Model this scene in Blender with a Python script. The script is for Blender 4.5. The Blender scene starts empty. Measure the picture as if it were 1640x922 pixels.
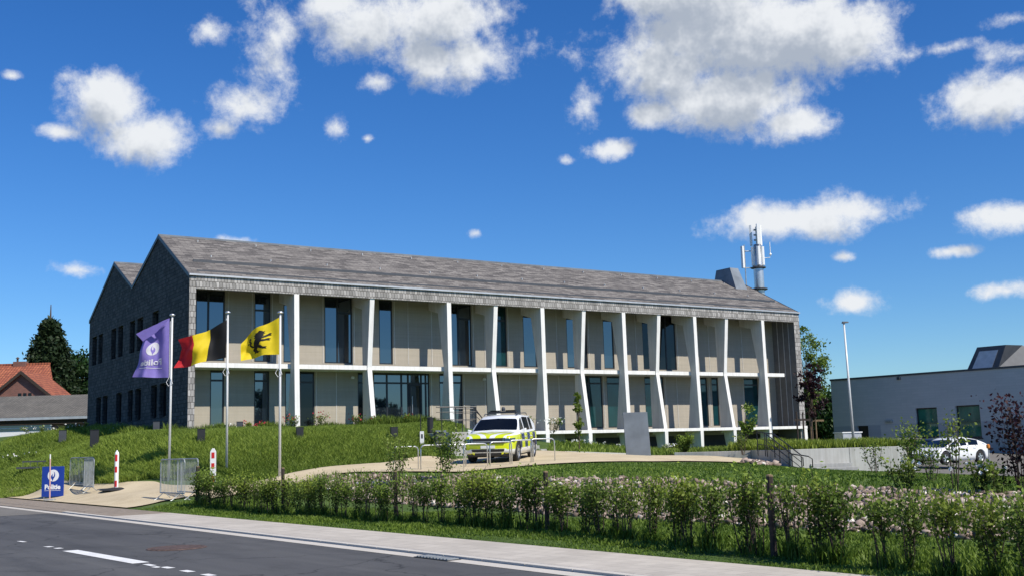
import bpy, math, random
import numpy as np
from math import sin, cos, pi, radians
from mathutils import Vector, Matrix
S = bpy.context.scene
C = S.collection
# ------------------------------------------------------------------ camera
F, PITCH, ROLL, PSI = 1747.7, 0.14380, -0.028152, 0.58725
fw = np.array([0, cos(PITCH), sin(PITCH)]); rt0 = np.array([1., 0, 0]); up0 = np.cross(rt0, fw)
RT = rt0*cos(ROLL)+up0*sin(ROLL); UP = -rt0*sin(ROLL)+up0*cos(ROLL)
EYE = np.array([0, 0, 1.6])
cd = bpy.data.cameras.new('camera'); cam = bpy.data.objects.new('camera', cd); C.objects.link(cam)
cd.sensor_width = 36; cd.lens = F/1640*36; cd.clip_start = .1; cd.clip_end = 5000
M = Matrix(((RT[0], UP[0], -fw[0], 0), (RT[1], UP[1], -fw[1], 0), (RT[2], UP[2], -fw[2], 1.6), (0, 0, 0, 1)))
cam.matrix_world = M
S.camera = cam
S.render.resolution_x = 1024; S.render.resolution_y = 575
S.view_settings.view_transform = 'Standard'; S.view_settings.look = 'None'
S.view_settings.exposure = 0.12; S.view_settings.gamma = 1
def ray(x, y):
    d = (x-820)/F*RT-(y-461)/F*UP+fw
    return d/d[1]
def at(x, y, depth):
    return EYE+ray(x, y)*depth
def flat(x, y, z):
    d = ray(x, y); return EYE+d*((z-1.6)/d[2])
# ------------------------------------------------------------------ sun
SD = np.array([.804, -.667, 1.14]); SD = SD/np.linalg.norm(SD)
EL = math.asin(SD[2]); AZ = math.atan2(SD[0], SD[1])
sl = bpy.data.lights.new('sun', 'SUN'); sl.energy = 5.0; sl.angle = radians(.53); sl.color = (1, .935, .82)
so = bpy.data.objects.new('sun', sl); C.objects.link(so)
so.rotation_euler = Vector(SD).to_track_quat('Z', 'Y').to_euler(); so.location = (0, 0, 60)
# ------------------------------------------------------------------ world with clouds
W = bpy.data.worlds.new('World'); S.world = W; W.use_nodes = True
nt = W.node_tree; nt.nodes.clear(); N = nt.nodes; L = nt.links
def mth(op, a, b=None, c=None, clamp=False):
    n = N.new('ShaderNodeMath'); n.operation = op; n.use_clamp = clamp
    for i, x in enumerate((a, b, c)):
        if x is None: continue
        if isinstance(x, (int, float)): n.inputs[i].default_value = x
        else: L.new(x, n.inputs[i])
    return n.outputs[0]
tc = N.new('ShaderNodeTexCoord'); sep = N.new('ShaderNodeSeparateXYZ'); L.new(tc.outputs['Generated'], sep.inputs[0])
az0 = mth('ARCTAN2', sep.outputs[0], sep.outputs[1])
el0 = mth('ARCSINE', sep.outputs[2])
# (px x, px y, radius x, radius y, weight) of the clouds, turned into sky directions
BL = [(175,160,68,55,1),(235,222,72,50,1),(150,135,40,30,.7),(425,95,48,78,.62),(445,60,38,40,.62),(395,170,55,40,.55),(338,52,32,24,.5),
 (600,45,112,62,.72),(700,30,120,62,.95),(770,92,82,52,.9),(605,132,36,20,.7),(540,10,60,40,.6),(690,95,70,50,.8),
 (1180,60,225,90,1.1),(1290,60,140,78,1.1),(1080,110,120,62,.9),(1180,150,150,62,1),(1275,195,75,34,.9),(1050,182,55,24,.8),(1110,-20,170,70,1.1),
 (980,240,46,17,.7),(935,175,34,32,.5),(1280,352,160,36,.85),(1370,340,75,34,.8),(1590,160,85,48,.9),(1622,85,44,22,.5),(1610,348,62,24,.7),
 (1610,466,60,17,.7),(1368,483,46,23,.75),(1530,402,28,9,.6),(120,432,36,13,.55),(538,205,20,22,.5),(352,205,26,16,.5),(1510,78,44,9,.36),
 (380,385,30,8,.5),(1352,412,18,9,.5),(18,122,14,8,.6),(100,212,28,9,.4),(588,222,10,7,.4),(762,374,12,8,.4),(1620,30,40,12,.5),(905,258,14,8,.45),(1780,180,90,40,.8)]
def dirae(x, y):
    d = (x-820)/F*RT-(y-461)/F*UP+fw; d = d/np.linalg.norm(d)
    return math.atan2(d[0], d[1]), math.asin(d[2])
def density(daz, dele, fine=True):
    a = mth('ADD', az0, daz); e = mth('ADD', el0, dele)
    cx = N.new('ShaderNodeCombineXYZ'); L.new(a, cx.inputs[0]); L.new(e, cx.inputs[1])
    acc = None
    for (x, y, rx, ry, w) in BL:
        A, E_ = dirae(x, y)
        k = cos(E_)
        p = mth('MULTIPLY', mth('SUBTRACT', a, A), F*k/rx*1.0); q = mth('MULTIPLY', mth('SUBTRACT', e, E_), F/ry)
        m = mth('MULTIPLY', mth('SUBTRACT', 1.0, mth('SQRT', mth('ADD', mth('MULTIPLY', p, p), mth('MULTIPLY', q, q)))), w)
        acc = m if acc is None else mth('SMOOTH_MAX', acc, m, .25)
    def noise(sc, det, rough, dist=0.0):
        n = N.new('ShaderNodeTexNoise'); n.inputs['Scale'].default_value = sc; n.inputs['Detail'].default_value = det
        n.inputs['Roughness'].default_value = rough; n.inputs['Distortion'].default_value = dist
        L.new(cx.outputs[0], n.inputs['Vector']); return mth('SUBTRACT', n.outputs[0], .5)
    d = mth('MULTIPLY_ADD', noise(16, 10 if fine else 4, .60, .25), 1.9, acc)
    d = mth('MULTIPLY_ADD', noise(85, 9 if fine else 2, .70), .72, d)
    return d
D0 = density(0.0, 0.0)
D1 = density(.012, .024, False)          # towards the sun and up: how much cloud stands in the light's way
alpha = N.new('ShaderNodeMapRange'); alpha.interpolation_type = 'SMOOTHSTEP'
alpha.inputs[1].default_value = -.10; alpha.inputs[2].default_value = .60; L.new(D0, alpha.inputs[0])
shade = N.new('ShaderNodeMapRange'); shade.interpolation_type = 'SMOOTHSTEP'
shade.inputs[1].default_value = .0; shade.inputs[2].default_value = 1.0; L.new(D1, shade.inputs[0])
cc = N.new('ShaderNodeMix'); cc.data_type = 'RGBA'; cc.inputs[6].default_value = (.90, .93, .97, 1); cc.inputs[7].default_value = (.44, .50, .60, 1)
L.new(shade.outputs[0], cc.inputs[0])
sky = N.new('ShaderNodeTexSky'); sky.sky_type = 'NISHITA'; sky.sun_disc = False
sky.sun_elevation = EL; sky.sun_rotation = AZ; sky.altitude = 100; sky.air_density = 1.0; sky.dust_density = .25; sky.ozone_density = 2.6
hs = N.new('ShaderNodeHueSaturation'); hs.inputs['Saturation'].default_value = 1.3; hs.inputs['Value'].default_value = 1.25
hs.inputs['Hue'].default_value = .503
L.new(sky.outputs[0], hs.inputs['Color'])
bg1 = N.new('ShaderNodeBackground'); bg1.inputs[1].default_value = .055; vm = N.new('ShaderNodeVectorMath'); vm.operation = 'MULTIPLY'; vm.inputs[1].default_value = (.92, 1.30, 1.72); L.new(hs.outputs[0], vm.inputs[0]); L.new(vm.outputs[0], bg1.inputs[0])
bg2 = N.new('ShaderNodeBackground'); bg2.inputs[1].default_value = .86; L.new(cc.outputs[2], bg2.inputs[0])
mx = N.new('ShaderNodeMixShader'); L.new(alpha.outputs[0], mx.inputs[0]); L.new(bg1.outputs[0], mx.inputs[1]); L.new(bg2.outputs[0], mx.inputs[2])
wo = N.new('ShaderNodeOutputWorld'); L.new(mx.outputs[0], wo.inputs[0])
# ------------------------------------------------------------------ materials
def newmat(name):
    m = bpy.data.materials.new(name); m.use_nodes = True
    return m, m.node_tree.nodes, m.node_tree.links, m.node_tree.nodes['Principled BSDF']
def ramp(n, cols):
    r = n.new('ShaderNodeValToRGB')
    while len(r.color_ramp.elements) < len(cols): r.color_ramp.elements.new(.5)
    for e, (p, c) in zip(r.color_ramp.elements, cols): e.position = p; e.color = (*c, 1)
    return r
def streaks(n, l, b, vec, col, amt):
    mp_ = n.new('ShaderNodeMapping'); mp_.inputs['Scale'].default_value = (7, 7, .45); l.new(vec, mp_.inputs[0])
    q = n.new('ShaderNodeTexNoise'); q.inputs['Scale'].default_value = 1; q.inputs['Detail'].default_value = 6; q.inputs['Roughness'].default_value = .65; l.new(mp_.outputs[0], q.inputs['Vector'])
    r2 = ramp(n, [(.35, (1-amt, 1-amt*1.05, 1-amt*1.15)), (.6, (1, 1, 1))]); l.new(q.outputs[0], r2.inputs[0])
    k = n.new('ShaderNodeMix'); k.data_type = 'RGBA'; k.blend_type = 'MULTIPLY'; k.inputs[0].default_value = 1; l.new(col, k.inputs[6]); l.new(r2.outputs[0], k.inputs[7]); l.new(k.outputs[2], b.inputs['Base Color'])
def pmat(name, col, rough=.6, metal=0, var=.12, scale=3, bump=0, bscale=40, spec=.5, coat=0, streak=0):
    m, n, l, b = newmat(name)
    t = n.new('ShaderNodeTexCoord'); no = n.new('ShaderNodeTexNoise'); no.inputs['Scale'].default_value = scale; no.inputs['Detail'].default_value = 6
    l.new(t.outputs['Object'], no.inputs['Vector'])
    r = ramp(n, [(.3, [c*(1-var) for c in col]), (.7, [min(1, c*(1+var)) for c in col])])
    l.new(no.outputs[0], r.inputs[0]); l.new(r.outputs[0], b.inputs['Base Color'])
    if streak: streaks(n, l, b, t.outputs['Object'], r.outputs[0], streak)
    b.inputs['Roughness'].default_value = rough; b.inputs['Metallic'].default_value = metal
    b.inputs['Specular IOR Level'].default_value = spec; b.inputs['Coat Weight'].default_value = coat
    if bump:
        n2 = n.new('ShaderNodeTexNoise'); n2.inputs['Scale'].default_value = bscale; n2.inputs['Detail'].default_value = 5
        l.new(t.outputs['Object'], n2.inputs['Vector'])
        bp = n.new('ShaderNodeBump'); bp.inputs['Strength'].default_value = bump; bp.inputs['Distance'].default_value = .02
        l.new(n2.outputs[0], bp.inputs['Height']); l.new(bp.outputs[0], b.inputs['Normal'])
    return m
def brickmat(name, c1, c2, mortar, bw, rh, ms=.008, bump=.5, off=.5, rough=.85, jitter=.0, wear=.35, wscale=.6):
    m, n, l, b = newmat(name)
    uv = n.new('ShaderNodeUVMap'); uv.uv_map = 'UVMap'
    vec = uv.outputs[0]
    if jitter:
        no = n.new('ShaderNodeTexNoise'); no.inputs['Scale'].default_value = 3.1; no.inputs['Detail'].default_value = 2
        l.new(vec, no.inputs['Vector'])
        s = n.new('ShaderNodeVectorMath'); s.operation = 'MULTIPLY_ADD'; l.new(no.outputs['Color'], s.inputs[0])
        s.inputs[1].default_value = (jitter, jitter, 0); l.new(vec, s.inputs[2]); vec = s.outputs[0]
    br = n.new('ShaderNodeTexBrick'); br.offset = off; br.inputs['Scale'].default_value = 1
    br.inputs['Color1'].default_value = (*c1, 1); br.inputs['Color2'].default_value = (*c2, 1); br.inputs['Mortar'].default_value = (*mortar, 1)
    br.inputs['Brick Width'].default_value = bw; br.inputs['Row Height'].default_value = rh; br.inputs['Mortar Size'].default_value = ms
    br.inputs['Mortar Smooth'].default_value = .3
    l.new(vec, br.inputs['Vector'])
    w = n.new('ShaderNodeTexNoise'); w.inputs['Scale'].default_value = wscale; w.inputs['Detail'].default_value = 8; w.inputs['Roughness'].default_value = .7
    l.new(uv.outputs[0], w.inputs['Vector'])
    r = ramp(n, [(.3, (1-wear,)*3), (.7, (1+0*wear,)*3)]); l.new(w.outputs[0], r.inputs[0])
    mu = n.new('ShaderNodeMix'); mu.data_type = 'RGBA'; mu.blend_type = 'MULTIPLY'; mu.inputs[0].default_value = 1
    l.new(br.outputs['Color'], mu.inputs[6]); l.new(r.outputs[0], mu.inputs[7]); l.new(mu.outputs[2], b.inputs['Base Color'])
    b.inputs['Roughness'].default_value = rough
    bp = n.new('ShaderNodeBump'); bp.inputs['Strength'].default_value = bump; bp.inputs['Distance'].default_value = .03
    bw_ = n.new('ShaderNodeRGBToBW'); l.new(br.outputs['Color'], bw_.inputs[0])
    ad = n.new('ShaderNodeMath'); ad.operation = 'SUBTRACT'; l.new(bw_.outputs[0], ad.inputs[0]); l.new(br.outputs['Fac'], ad.inputs[1])
    l.new(ad.outputs[0], bp.inputs['Height']); l.new(bp.outputs[0], b.inputs['Normal'])
    return m
def glassmat(name, tint, rough=.02, ior=2.3):
    m, n, l, b = newmat(name)
    t = n.new('ShaderNodeTexCoord'); no = n.new('ShaderNodeTexNoise'); no.inputs['Scale'].default_value = .9
    l.new(t.outputs['Object'], no.inputs['Vector'])
    r = ramp(n, [(.35, [c*.6 for c in tint]), (.65, tint)]); l.new(no.outputs[0], r.inputs[0]); l.new(r.outputs[0], b.inputs['Base Color'])
    b.inputs['Roughness'].default_value = rough; b.inputs['IOR'].default_value = ior; b.inputs['Specular Tint'].default_value = (.80, .93, 1, 1)
    return m
def leafmat(name, c1, c2, trans=.35):
    m, n, l, b = newmat(name)
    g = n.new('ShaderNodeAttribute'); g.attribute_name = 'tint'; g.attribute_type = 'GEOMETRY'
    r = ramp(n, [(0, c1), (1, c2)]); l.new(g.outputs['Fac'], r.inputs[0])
    b.inputs['Roughness'].default_value = .55; b.inputs['Specular IOR Level'].default_value = .25
    oi = n.new('ShaderNodeObjectInfo'); r3 = ramp(n, [(0, (.72,.78,.8)), (.5, (1,1,1)), (1, (1.25,1.1,.95))]); l.new(oi.outputs['Random'], r3.inputs[0])
    mk = n.new('ShaderNodeMix'); mk.data_type = 'RGBA'; mk.blend_type = 'MULTIPLY'; mk.inputs[0].default_value = 1; l.new(r.outputs[0], mk.inputs[6]); l.new(r3.outputs[0], mk.inputs[7])
    l.new(mk.outputs[2], b.inputs['Base Color'])
    tr = n.new('ShaderNodeBsdfTranslucent'); l.new(mk.outputs[2], tr.inputs[0])
    ms = n.new('ShaderNodeMixShader'); ms.inputs[0].default_value = trans
    l.new(b.outputs[0], ms.inputs[1]); l.new(tr.outputs[0], ms.inputs[2]); l.new(ms.outputs[0], n['Material Output'].inputs[0])
    return m
MAT = {}
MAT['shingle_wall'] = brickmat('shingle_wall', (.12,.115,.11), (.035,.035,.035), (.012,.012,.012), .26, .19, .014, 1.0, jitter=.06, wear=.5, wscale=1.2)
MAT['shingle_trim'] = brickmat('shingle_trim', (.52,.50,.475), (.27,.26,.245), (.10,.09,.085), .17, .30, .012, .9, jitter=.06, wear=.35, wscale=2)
MAT['shingle_roof'] = brickmat('shingle_roof', (.30,.275,.25), (.105,.095,.09), (.05,.045,.04), .62, .15, .010, 1.0, jitter=.14, wear=.38, wscale=1.8)
MAT['concrete_white'] = pmat('concrete_white', (.82,.81,.78), .7, var=.04, scale=2, bump=.1, streak=.14)
MAT['concrete_side'] = pmat('concrete_side', (.80,.765,.69), .8, var=.05, scale=1.5, bump=.15, streak=.12)
MAT['panel'] = brickmat('panel', (.45,.40,.325), (.41,.37,.30), (.33,.295,.245), 6.0, .062, .004, .35, wear=.1, rough=.8)
_m = MAT['panel']; _b = _m.node_tree.nodes['Principled BSDF']; _t = _m.node_tree.nodes.new('ShaderNodeTexCoord'); streaks(_m.node_tree.nodes, _m.node_tree.links, _b, _t.outputs['Object'], _b.inputs['Base Color'].links[0].from_socket, .06)
MAT['joint'] = pmat('joint', (.62,.60,.56), .6)
MAT['dark_frame'] = pmat('dark_frame', (.018,.02,.024), .4)
MAT['glass'] = glassmat('glass', (.012,.018,.026))
MAT['glass_teal'] = glassmat('glass_teal', (.008,.045,.05), .04, 1.6)
MAT['glass_green'] = glassmat('glass_green', (.03,.17,.12), .05, 1.5)
MAT['glass_black'] = glassmat('glass_black', (.006,.007,.008), .06, 1.45)
MAT['zinc'] = pmat('zinc', (.52,.53,.54), .45, .4)
MAT['dark_zinc'] = pmat('dark_zinc', (.07,.075,.085), .5, .2)
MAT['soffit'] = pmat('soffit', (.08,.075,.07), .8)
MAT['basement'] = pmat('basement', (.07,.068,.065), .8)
MAT['ash_panel'] = pmat('ash_panel', (.17,.165,.16), .75)
MAT['steel'] = pmat('steel', (.62,.63,.64), .38, .75, var=.1, scale=8)
MAT['pole_metal'] = pmat('pole_metal', (.66,.66,.65), .4, .1, var=.05)
MAT['galv'] = pmat('galv', (.36,.38,.38), .5, .45, var=.25, scale=6)
MAT['white_paint'] = pmat('white_paint', (.80,.80,.79), .35, var=.03)
MAT['black_steel'] = pmat('black_steel', (.02,.02,.022), .45)
MAT['bark'] = pmat('bark', (.09,.065,.045), .9, var=.35, scale=12, bump=.4)
MAT['stake'] = pmat('stake', (.20,.14,.075), .85, var=.3, scale=10, bump=.3)
MAT['darkwood'] = pmat('darkwood', (.045,.032,.024), .9, var=.35, scale=10, bump=.3)
MAT['wallconc'] = pmat('wallconc', (.44,.435,.41), .8, var=.14, scale=.8, bump=.15, streak=.2)
MAT['greywall'] = brickmat('greywall', (.52,.52,.52), (.48,.49,.49), (.40,.41,.41), .9, .19, .006, .25, wear=.08, rough=.8)
MAT['greyplinth'] = brickmat('greyplinth', (.37,.39,.42), (.35,.37,.40), (.30,.32,.35), .9, .19, .006, .25, wear=.08, rough=.8)
MAT['orange_tile'] = brickmat('orange_tile', (.50,.16,.075), (.34,.095,.05), (.12,.04,.03), .28, .34, .03, .8, off=0, wear=.35, wscale=1)
MAT['grey_tile'] = brickmat('grey_tile', (.20,.185,.155), (.15,.14,.12), (.06,.055,.05), .25, .32, .02, .7, off=0, wear=.35)
MAT['redbrick'] = brickmat('redbrick', (.27,.10,.07), (.19,.07,.05), (.24,.20,.17), .22, .075, .01, .3, wear=.25)
MAT['rubber'] = pmat('rubber', (.018,.018,.018), .8)
MAT['red'] = pmat('red', (.55,.02,.02), .45)
MAT['blue_sign'] = pmat('blue_sign', (.012,.045,.30), .4, var=.06)
MAT['white_letter'] = pmat('white_letter', (.8,.8,.8), .5, var=.02)
MAT['yellow'] = pmat('yellow', (.75,.78,.02), .4)
MAT['slate'] = pmat('slate', (.155,.18,.21), .6, var=.22, scale=1.6, bump=.15)
MAT['pinkpole'] = pmat('pinkpole', (.55,.33,.30), .6)
MAT['rust'] = pmat('rust', (.085,.055,.045), .85, var=.5, scale=14)
MAT['amber'] = pmat('amber', (.75,.25,.03), .4)
def fabric(name, col):
    m, n, l, b = newmat(name)
    t = n.new('ShaderNodeTexCoord'); no = n.new('ShaderNodeTexNoise'); no.inputs['Scale'].default_value = 5; l.new(t.outputs['Object'], no.inputs['Vector'])
    r = ramp(n, [(.3, [c*.88 for c in col]), (.7, col)]); l.new(no.outputs[0], r.inputs[0]); l.new(r.outputs[0], b.inputs['Base Color']); b.inputs['Roughness'].default_value = .7
    tr = n.new('ShaderNodeBsdfTranslucent'); l.new(r.outputs[0], tr.inputs[0]); ms = n.new('ShaderNodeMixShader'); ms.inputs[0].default_value = .3
    l.new(b.outputs[0], ms.inputs[1]); l.new(tr.outputs[0], ms.inputs[2]); l.new(ms.outputs[0], n['Material Output'].inputs[0])
    return m
MAT['purple'] = fabric('purple_cloth', (.27,.21,.60)); MAT['cblack'] = fabric('black_cloth', (.008,.008,.010))
MAT['cyellow'] = fabric('yellow_cloth', (.88,.66,.01)); MAT['cred'] = fabric('red_cloth', (.62,.02,.03)); MAT['cwhite'] = fabric('white_print', (.75,.75,.78))
def groundmat(name, cols, scale=.6, fine=25, bump=.5, rough=.95):
    m, n, l, b = newmat(name)
    g = n.new('ShaderNodeNewGeometry')
    a = n.new('ShaderNodeTexNoise'); a.inputs['Scale'].default_value = scale; a.inputs['Detail'].default_value = 9; a.inputs['Roughness'].default_value = .7
    l.new(g.outputs['Position'], a.inputs['Vector'])
    f = n.new('ShaderNodeTexNoise'); f.inputs['Scale'].default_value = fine; f.inputs['Detail'].default_value = 5
    l.new(g.outputs['Position'], f.inputs['Vector'])
    mm = n.new('ShaderNodeMath'); mm.operation = 'MULTIPLY_ADD'; l.new(f.outputs[0], mm.inputs[0]); mm.inputs[1].default_value = .45
    m3 = n.new('ShaderNodeMath'); m3.operation = 'MULTIPLY'; l.new(a.outputs[0], m3.inputs[0]); m3.inputs[1].default_value = .55; l.new(m3.outputs[0], mm.inputs[2])
    r = ramp(n, cols); l.new(mm.outputs[0], r.inputs[0]); l.new(r.outputs[0], b.inputs['Base Color']); b.inputs['Roughness'].default_value = rough
    b.inputs['Specular IOR Level'].default_value = .2
    bp = n.new('ShaderNodeBump'); bp.inputs['Strength'].default_value = bump; bp.inputs['Distance'].default_value = .03; l.new(f.outputs[0], bp.inputs['Height']); l.new(bp.outputs[0], b.inputs['Normal'])
    return m
MAT['grass_ground'] = groundmat('grass_ground', [(.3,(.035,.06,.015)),(.5,(.07,.12,.025)),(.7,(.12,.15,.05))], .5, 18, .8)
MAT['sand'] = groundmat('sand', [(.3,(.38,.30,.19)),(.5,(.54,.45,.30)),(.7,(.64,.54,.37))], .7, 30, .4)
m, n, l, b = newmat('asphalt')
uv = n.new('ShaderNodeUVMap'); uv.uv_map = 'UVMap'
def nz_(scx, scy, det, ro=.6):
    mp_ = n.new('ShaderNodeMapping'); mp_.inputs['Scale'].default_value = (scx, scy, 1); l.new(uv.outputs[0], mp_.inputs[0])
    q = n.new('ShaderNodeTexNoise'); q.inputs['Scale'].default_value = 1; q.inputs['Detail'].default_value = det; q.inputs['Roughness'].default_value = ro; l.new(mp_.outputs[0], q.inputs['Vector']); return q.outputs[0]
band = ramp(n, [(.32, (.074,.074,.075)), (.5, (.092,.092,.092)), (.68, (.112,.111,.108))]); l.new(nz_(.06, 1.1, 4), band.inputs[0])
spk = ramp(n, [(.3, (.72,.72,.72)), (.5, (1,1,1)), (.72, (1.0,1.0,1.0))]); l.new(nz_(38, 38, 3, .7), spk.inputs[0])
pat = ramp(n, [(.42, (.86,.86,.86)), (.5, (1,1,1)), (.75, (1.0,1.0,1.0))]); l.new(nz_(.35, .9, 6, .65), pat.inputs[0])
vo = n.new('ShaderNodeTexVoronoi'); vo.feature = 'DISTANCE_TO_EDGE'; vo.inputs['Scale'].default_value = .33
wv = n.new('ShaderNodeVectorMath'); wv.operation = 'ADD'; l.new(uv.outputs[0], wv.inputs[0]); q_ = n.new('ShaderNodeTexNoise'); q_.inputs['Scale'].default_value = 1.3; q_.inputs['Detail'].default_value = 5; l.new(uv.outputs[0], q_.inputs['Vector']); l.new(q_.outputs['Color'], wv.inputs[1]); l.new(wv.outputs[0], vo.inputs['Vector'])
crk = ramp(n, [(0, (.45,.45,.45)), (.006, (.8,.8,.8)), (.012, (1,1,1))]); l.new(vo.outputs['Distance'], crk.inputs[0])
cur = band.outputs[0]
for o_ in (spk, pat, crk):
    k_ = n.new('ShaderNodeMix'); k_.data_type = 'RGBA'; k_.blend_type = 'MULTIPLY'; k_.inputs[0].default_value = 1; l.new(cur, k_.inputs[6]); l.new(o_.outputs[0], k_.inputs[7]); cur = k_.outputs[2]
l.new(cur, b.inputs['Base Color']); b.inputs['Roughness'].default_value = .85; b.inputs['Specular IOR Level'].default_value = .3
MAT['asphalt'] = m
MAT['asphalt_old'] = groundmat('asphalt_old', [(.3,(.13,.125,.115)),(.5,(.17,.16,.145)),(.7,(.20,.19,.17))], .4, 60, .3, .9)
MAT['kerb'] = groundmat('kerb', [(.3,(.46,.43,.38)),(.7,(.60,.56,.50))], 1.5, 30, .2)
MAT['roadpaint'] = groundmat('roadpaint', [(.3,(.55,.55,.54)),(.6,(.80,.80,.78))], 3, 30, .1, .7)
MAT['paving'] = brickmat('paving', (.58,.53,.455), (.50,.455,.39), (.38,.35,.30), .30, .30, .008, .2, off=.5, wear=.22, wscale=.5)
MAT['paver_brown'] = brickmat('paver_brown', (.34,.28,.215), (.27,.22,.17), (.22,.18,.13), .22, .11, .008, .3, off=.5, wear=.25, wscale=.5)
MAT['soil'] = groundmat('soil', [(.3,(.05,.04,.025)),(.7,(.12,.09,.06))], 2, 30, .6)
MAT['stone'] = None
m, n, l, b = newmat('stone')
g = n.new('ShaderNodeAttribute'); g.attribute_name = 'tint'
r = ramp(n, [(0, (.10,.075,.055)), (.45, (.28,.21,.165)), (.78, (.46,.37,.31)), (1, (.72,.66,.58))]); l.new(g.outputs['Fac'], r.inputs[0]); l.new(r.outputs[0], b.inputs['Base Color']); b.inputs['Roughness'].default_value = .9
MAT['stone'] = m
MAT['hedge_leaf'] = leafmat('hedge_leaf', (.03,.065,.010), (.25,.34,.05))
MAT['light_leaf'] = leafmat('light_leaf', (.08,.15,.02), (.22,.30,.06))
MAT['dark_leaf'] = leafmat('dark_leaf', (.012,.035,.01), (.045,.095,.02), .2)
MAT['conifer_leaf'] = leafmat('conifer_leaf', (.010,.024,.010), (.028,.05,.018), .1)
MAT['purple_leaf'] = leafmat('purple_leaf', (.012,.006,.009), (.06,.016,.022), .3)
MAT['mound_blade'] = leafmat('mound_blade', (.09,.15,.018), (.30,.40,.07), .35)
MAT['lawn_blade'] = leafmat('lawn_blade', (.06,.12,.015), (.17,.26,.04), .3)
MAT['flower_white'] = pmat('flower_white', (.8,.8,.76), .7, var=.05); MAT['flower_red'] = pmat('flower_red', (.55,.05,.07), .7, var=.3)
# ------------------------------------------------------------------ mesh tools
class MB:
    def __init__(s): s.v = []; s.f = []; s.m = []
    def add(s, vs, fs, mi=0):
        o = len(s.v); s.v += [tuple(map(float, p)) for p in vs]; s.f += [tuple(i+o for i in f) for f in fs]; s.m += [mi]*len(fs)
    def hexa(s, p, mi=0): s.add(p, [(0,3,2,1),(4,5,6,7),(0,1,5,4),(1,2,6,5),(2,3,7,6),(3,0,4,7)], mi)
    def box(s, lo, hi, mi=0):
        a, b, c = lo; d, e, f = hi
        s.hexa([(a,b,c),(d,b,c),(d,e,c),(a,e,c),(a,b,f),(d,b,f),(d,e,f),(a,e,f)], mi)
    def quad(s, a, b, c, d, mi=0): s.add([a,b,c,d], [(0,1,2,3)], mi)
    def prism(s, poly, ext, mi=0):          # poly: list of 3d points, ext: 3d vector
        n = len(poly); e = np.array(ext, float); P = [np.array(p, float) for p in poly]
        nn = sum((np.cross(P[i]-P[0], P[(i+1) % n]-P[0]) for i in range(n)))
        if np.dot(nn, e) > 0: P = P[::-1]
        s.add(P+[p+e for p in P], [tuple(range(n)), tuple(range(2*n-1, n-1, -1))]+[(i, i+n, (i+1) % n+n, (i+1) % n) for i in range(n)], mi)
    def tube(s, pts, r, k=8, mi=0, cap=True):
        pts = [np.array(p, float) for p in pts]; R = r if hasattr(r, '__len__') else [r]*len(pts)
        rings = []
        for i, p in enumerate(pts):
            t = pts[min(i+1, len(pts)-1)]-pts[max(i-1, 0)]; t = t/(np.linalg.norm(t)+1e-9)
            a = np.cross(t, (0, 0, 1.)) if abs(t[2]) < .9 else np.cross(t, (1., 0, 0)); a /= np.linalg.norm(a); b = np.cross(t, a)
            rings += [p+R[i]*(cos(2*pi*j/k)*a+sin(2*pi*j/k)*b) for j in range(k)]
        fs = [(i*k+j, i*k+(j+1) % k, (i+1)*k+(j+1) % k, (i+1)*k+j) for i in range(len(pts)-1) for j in range(k)]
        if cap: fs += [tuple(range(k-1, -1, -1)), tuple((len(pts)-1)*k+j for j in range(k))]
        s.add(rings, fs, mi)
    def lathe(s, prof, c=(0,0,0), k=16, mi=0):       # (r, z)
        vs = [(c[0]+r*cos(2*pi*j/k), c[1]+r*sin(2*pi*j/k), c[2]+z) for r, z in prof for j in range(k)]
        fs = [(i*k+j, i*k+(j+1) % k, (i+1)*k+(j+1) % k, (i+1)*k+j) for i in range(len(prof)-1) for j in range(k)]
        fs += [tuple(range(k-1, -1, -1)), tuple((len(prof)-1)*k+j for j in range(k))]
        s.add(vs, fs, mi)
    def build(s, name, mat, parent=None, smooth=False, bevel=0, uv=True, loc=None):
        me = bpy.data.meshes.new(name); me.from_pydata(s.v, [], s.f)
        mats = mat if isinstance(mat, (list, tuple)) else [mat]
        for m_ in mats: me.materials.append(MAT[m_] if isinstance(m_, str) else m_)
        me.polygons.foreach_set('material_index', s.m)
        if smooth: me.polygons.foreach_set('use_smooth', [True]*len(me.polygons))
        me.update()
        if uv:
            ul = me.uv_layers.new(name='UVMap'); 
            for p in me.polygons:
                nrm = p.normal; t = Vector((0,0,1)).cross(nrm)
                t = t.normalized() if t.length > .05 else Vector((1,0,0))
                if t.x < 0 or (abs(t.x) < 1e-6 and t.y < 0): t = -t
                w = nrm.cross(t)
                if w.z < 0: w = -w
                for li in p.loop_indices:
                    co = me.vertices[me.loops[li].vertex_index].co; ul.data[li].uv = (co.dot(t), co.dot(w))
        ob = bpy.data.objects.new(name, me); C.objects.link(ob)
        if parent is not None: ob.parent = parent
        if loc is not None: ob.location = loc
        if bevel:
            bv = ob.modifiers.new('bevel', 'BEVEL'); bv.width = bevel; bv.segments = 2; bv.limit_method = 'ANGLE'
        return ob
def tag(o, label=None, cat=None, group=None, kind=None):
    if label: o['label'] = label
    if cat: o['category'] = cat
    if group: o['group'] = group
    if kind: o['kind'] = kind
    return o
def thing(name, label, cat, loc=(0,0,0), rz=0, group=None):
    o = bpy.data.objects.new(name, None); C.objects.link(o); o.empty_display_size = .3
    o.location = tuple(float(a) for a in loc); o.rotation_euler = (0, 0, rz); return tag(o, label, cat, group)
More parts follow.
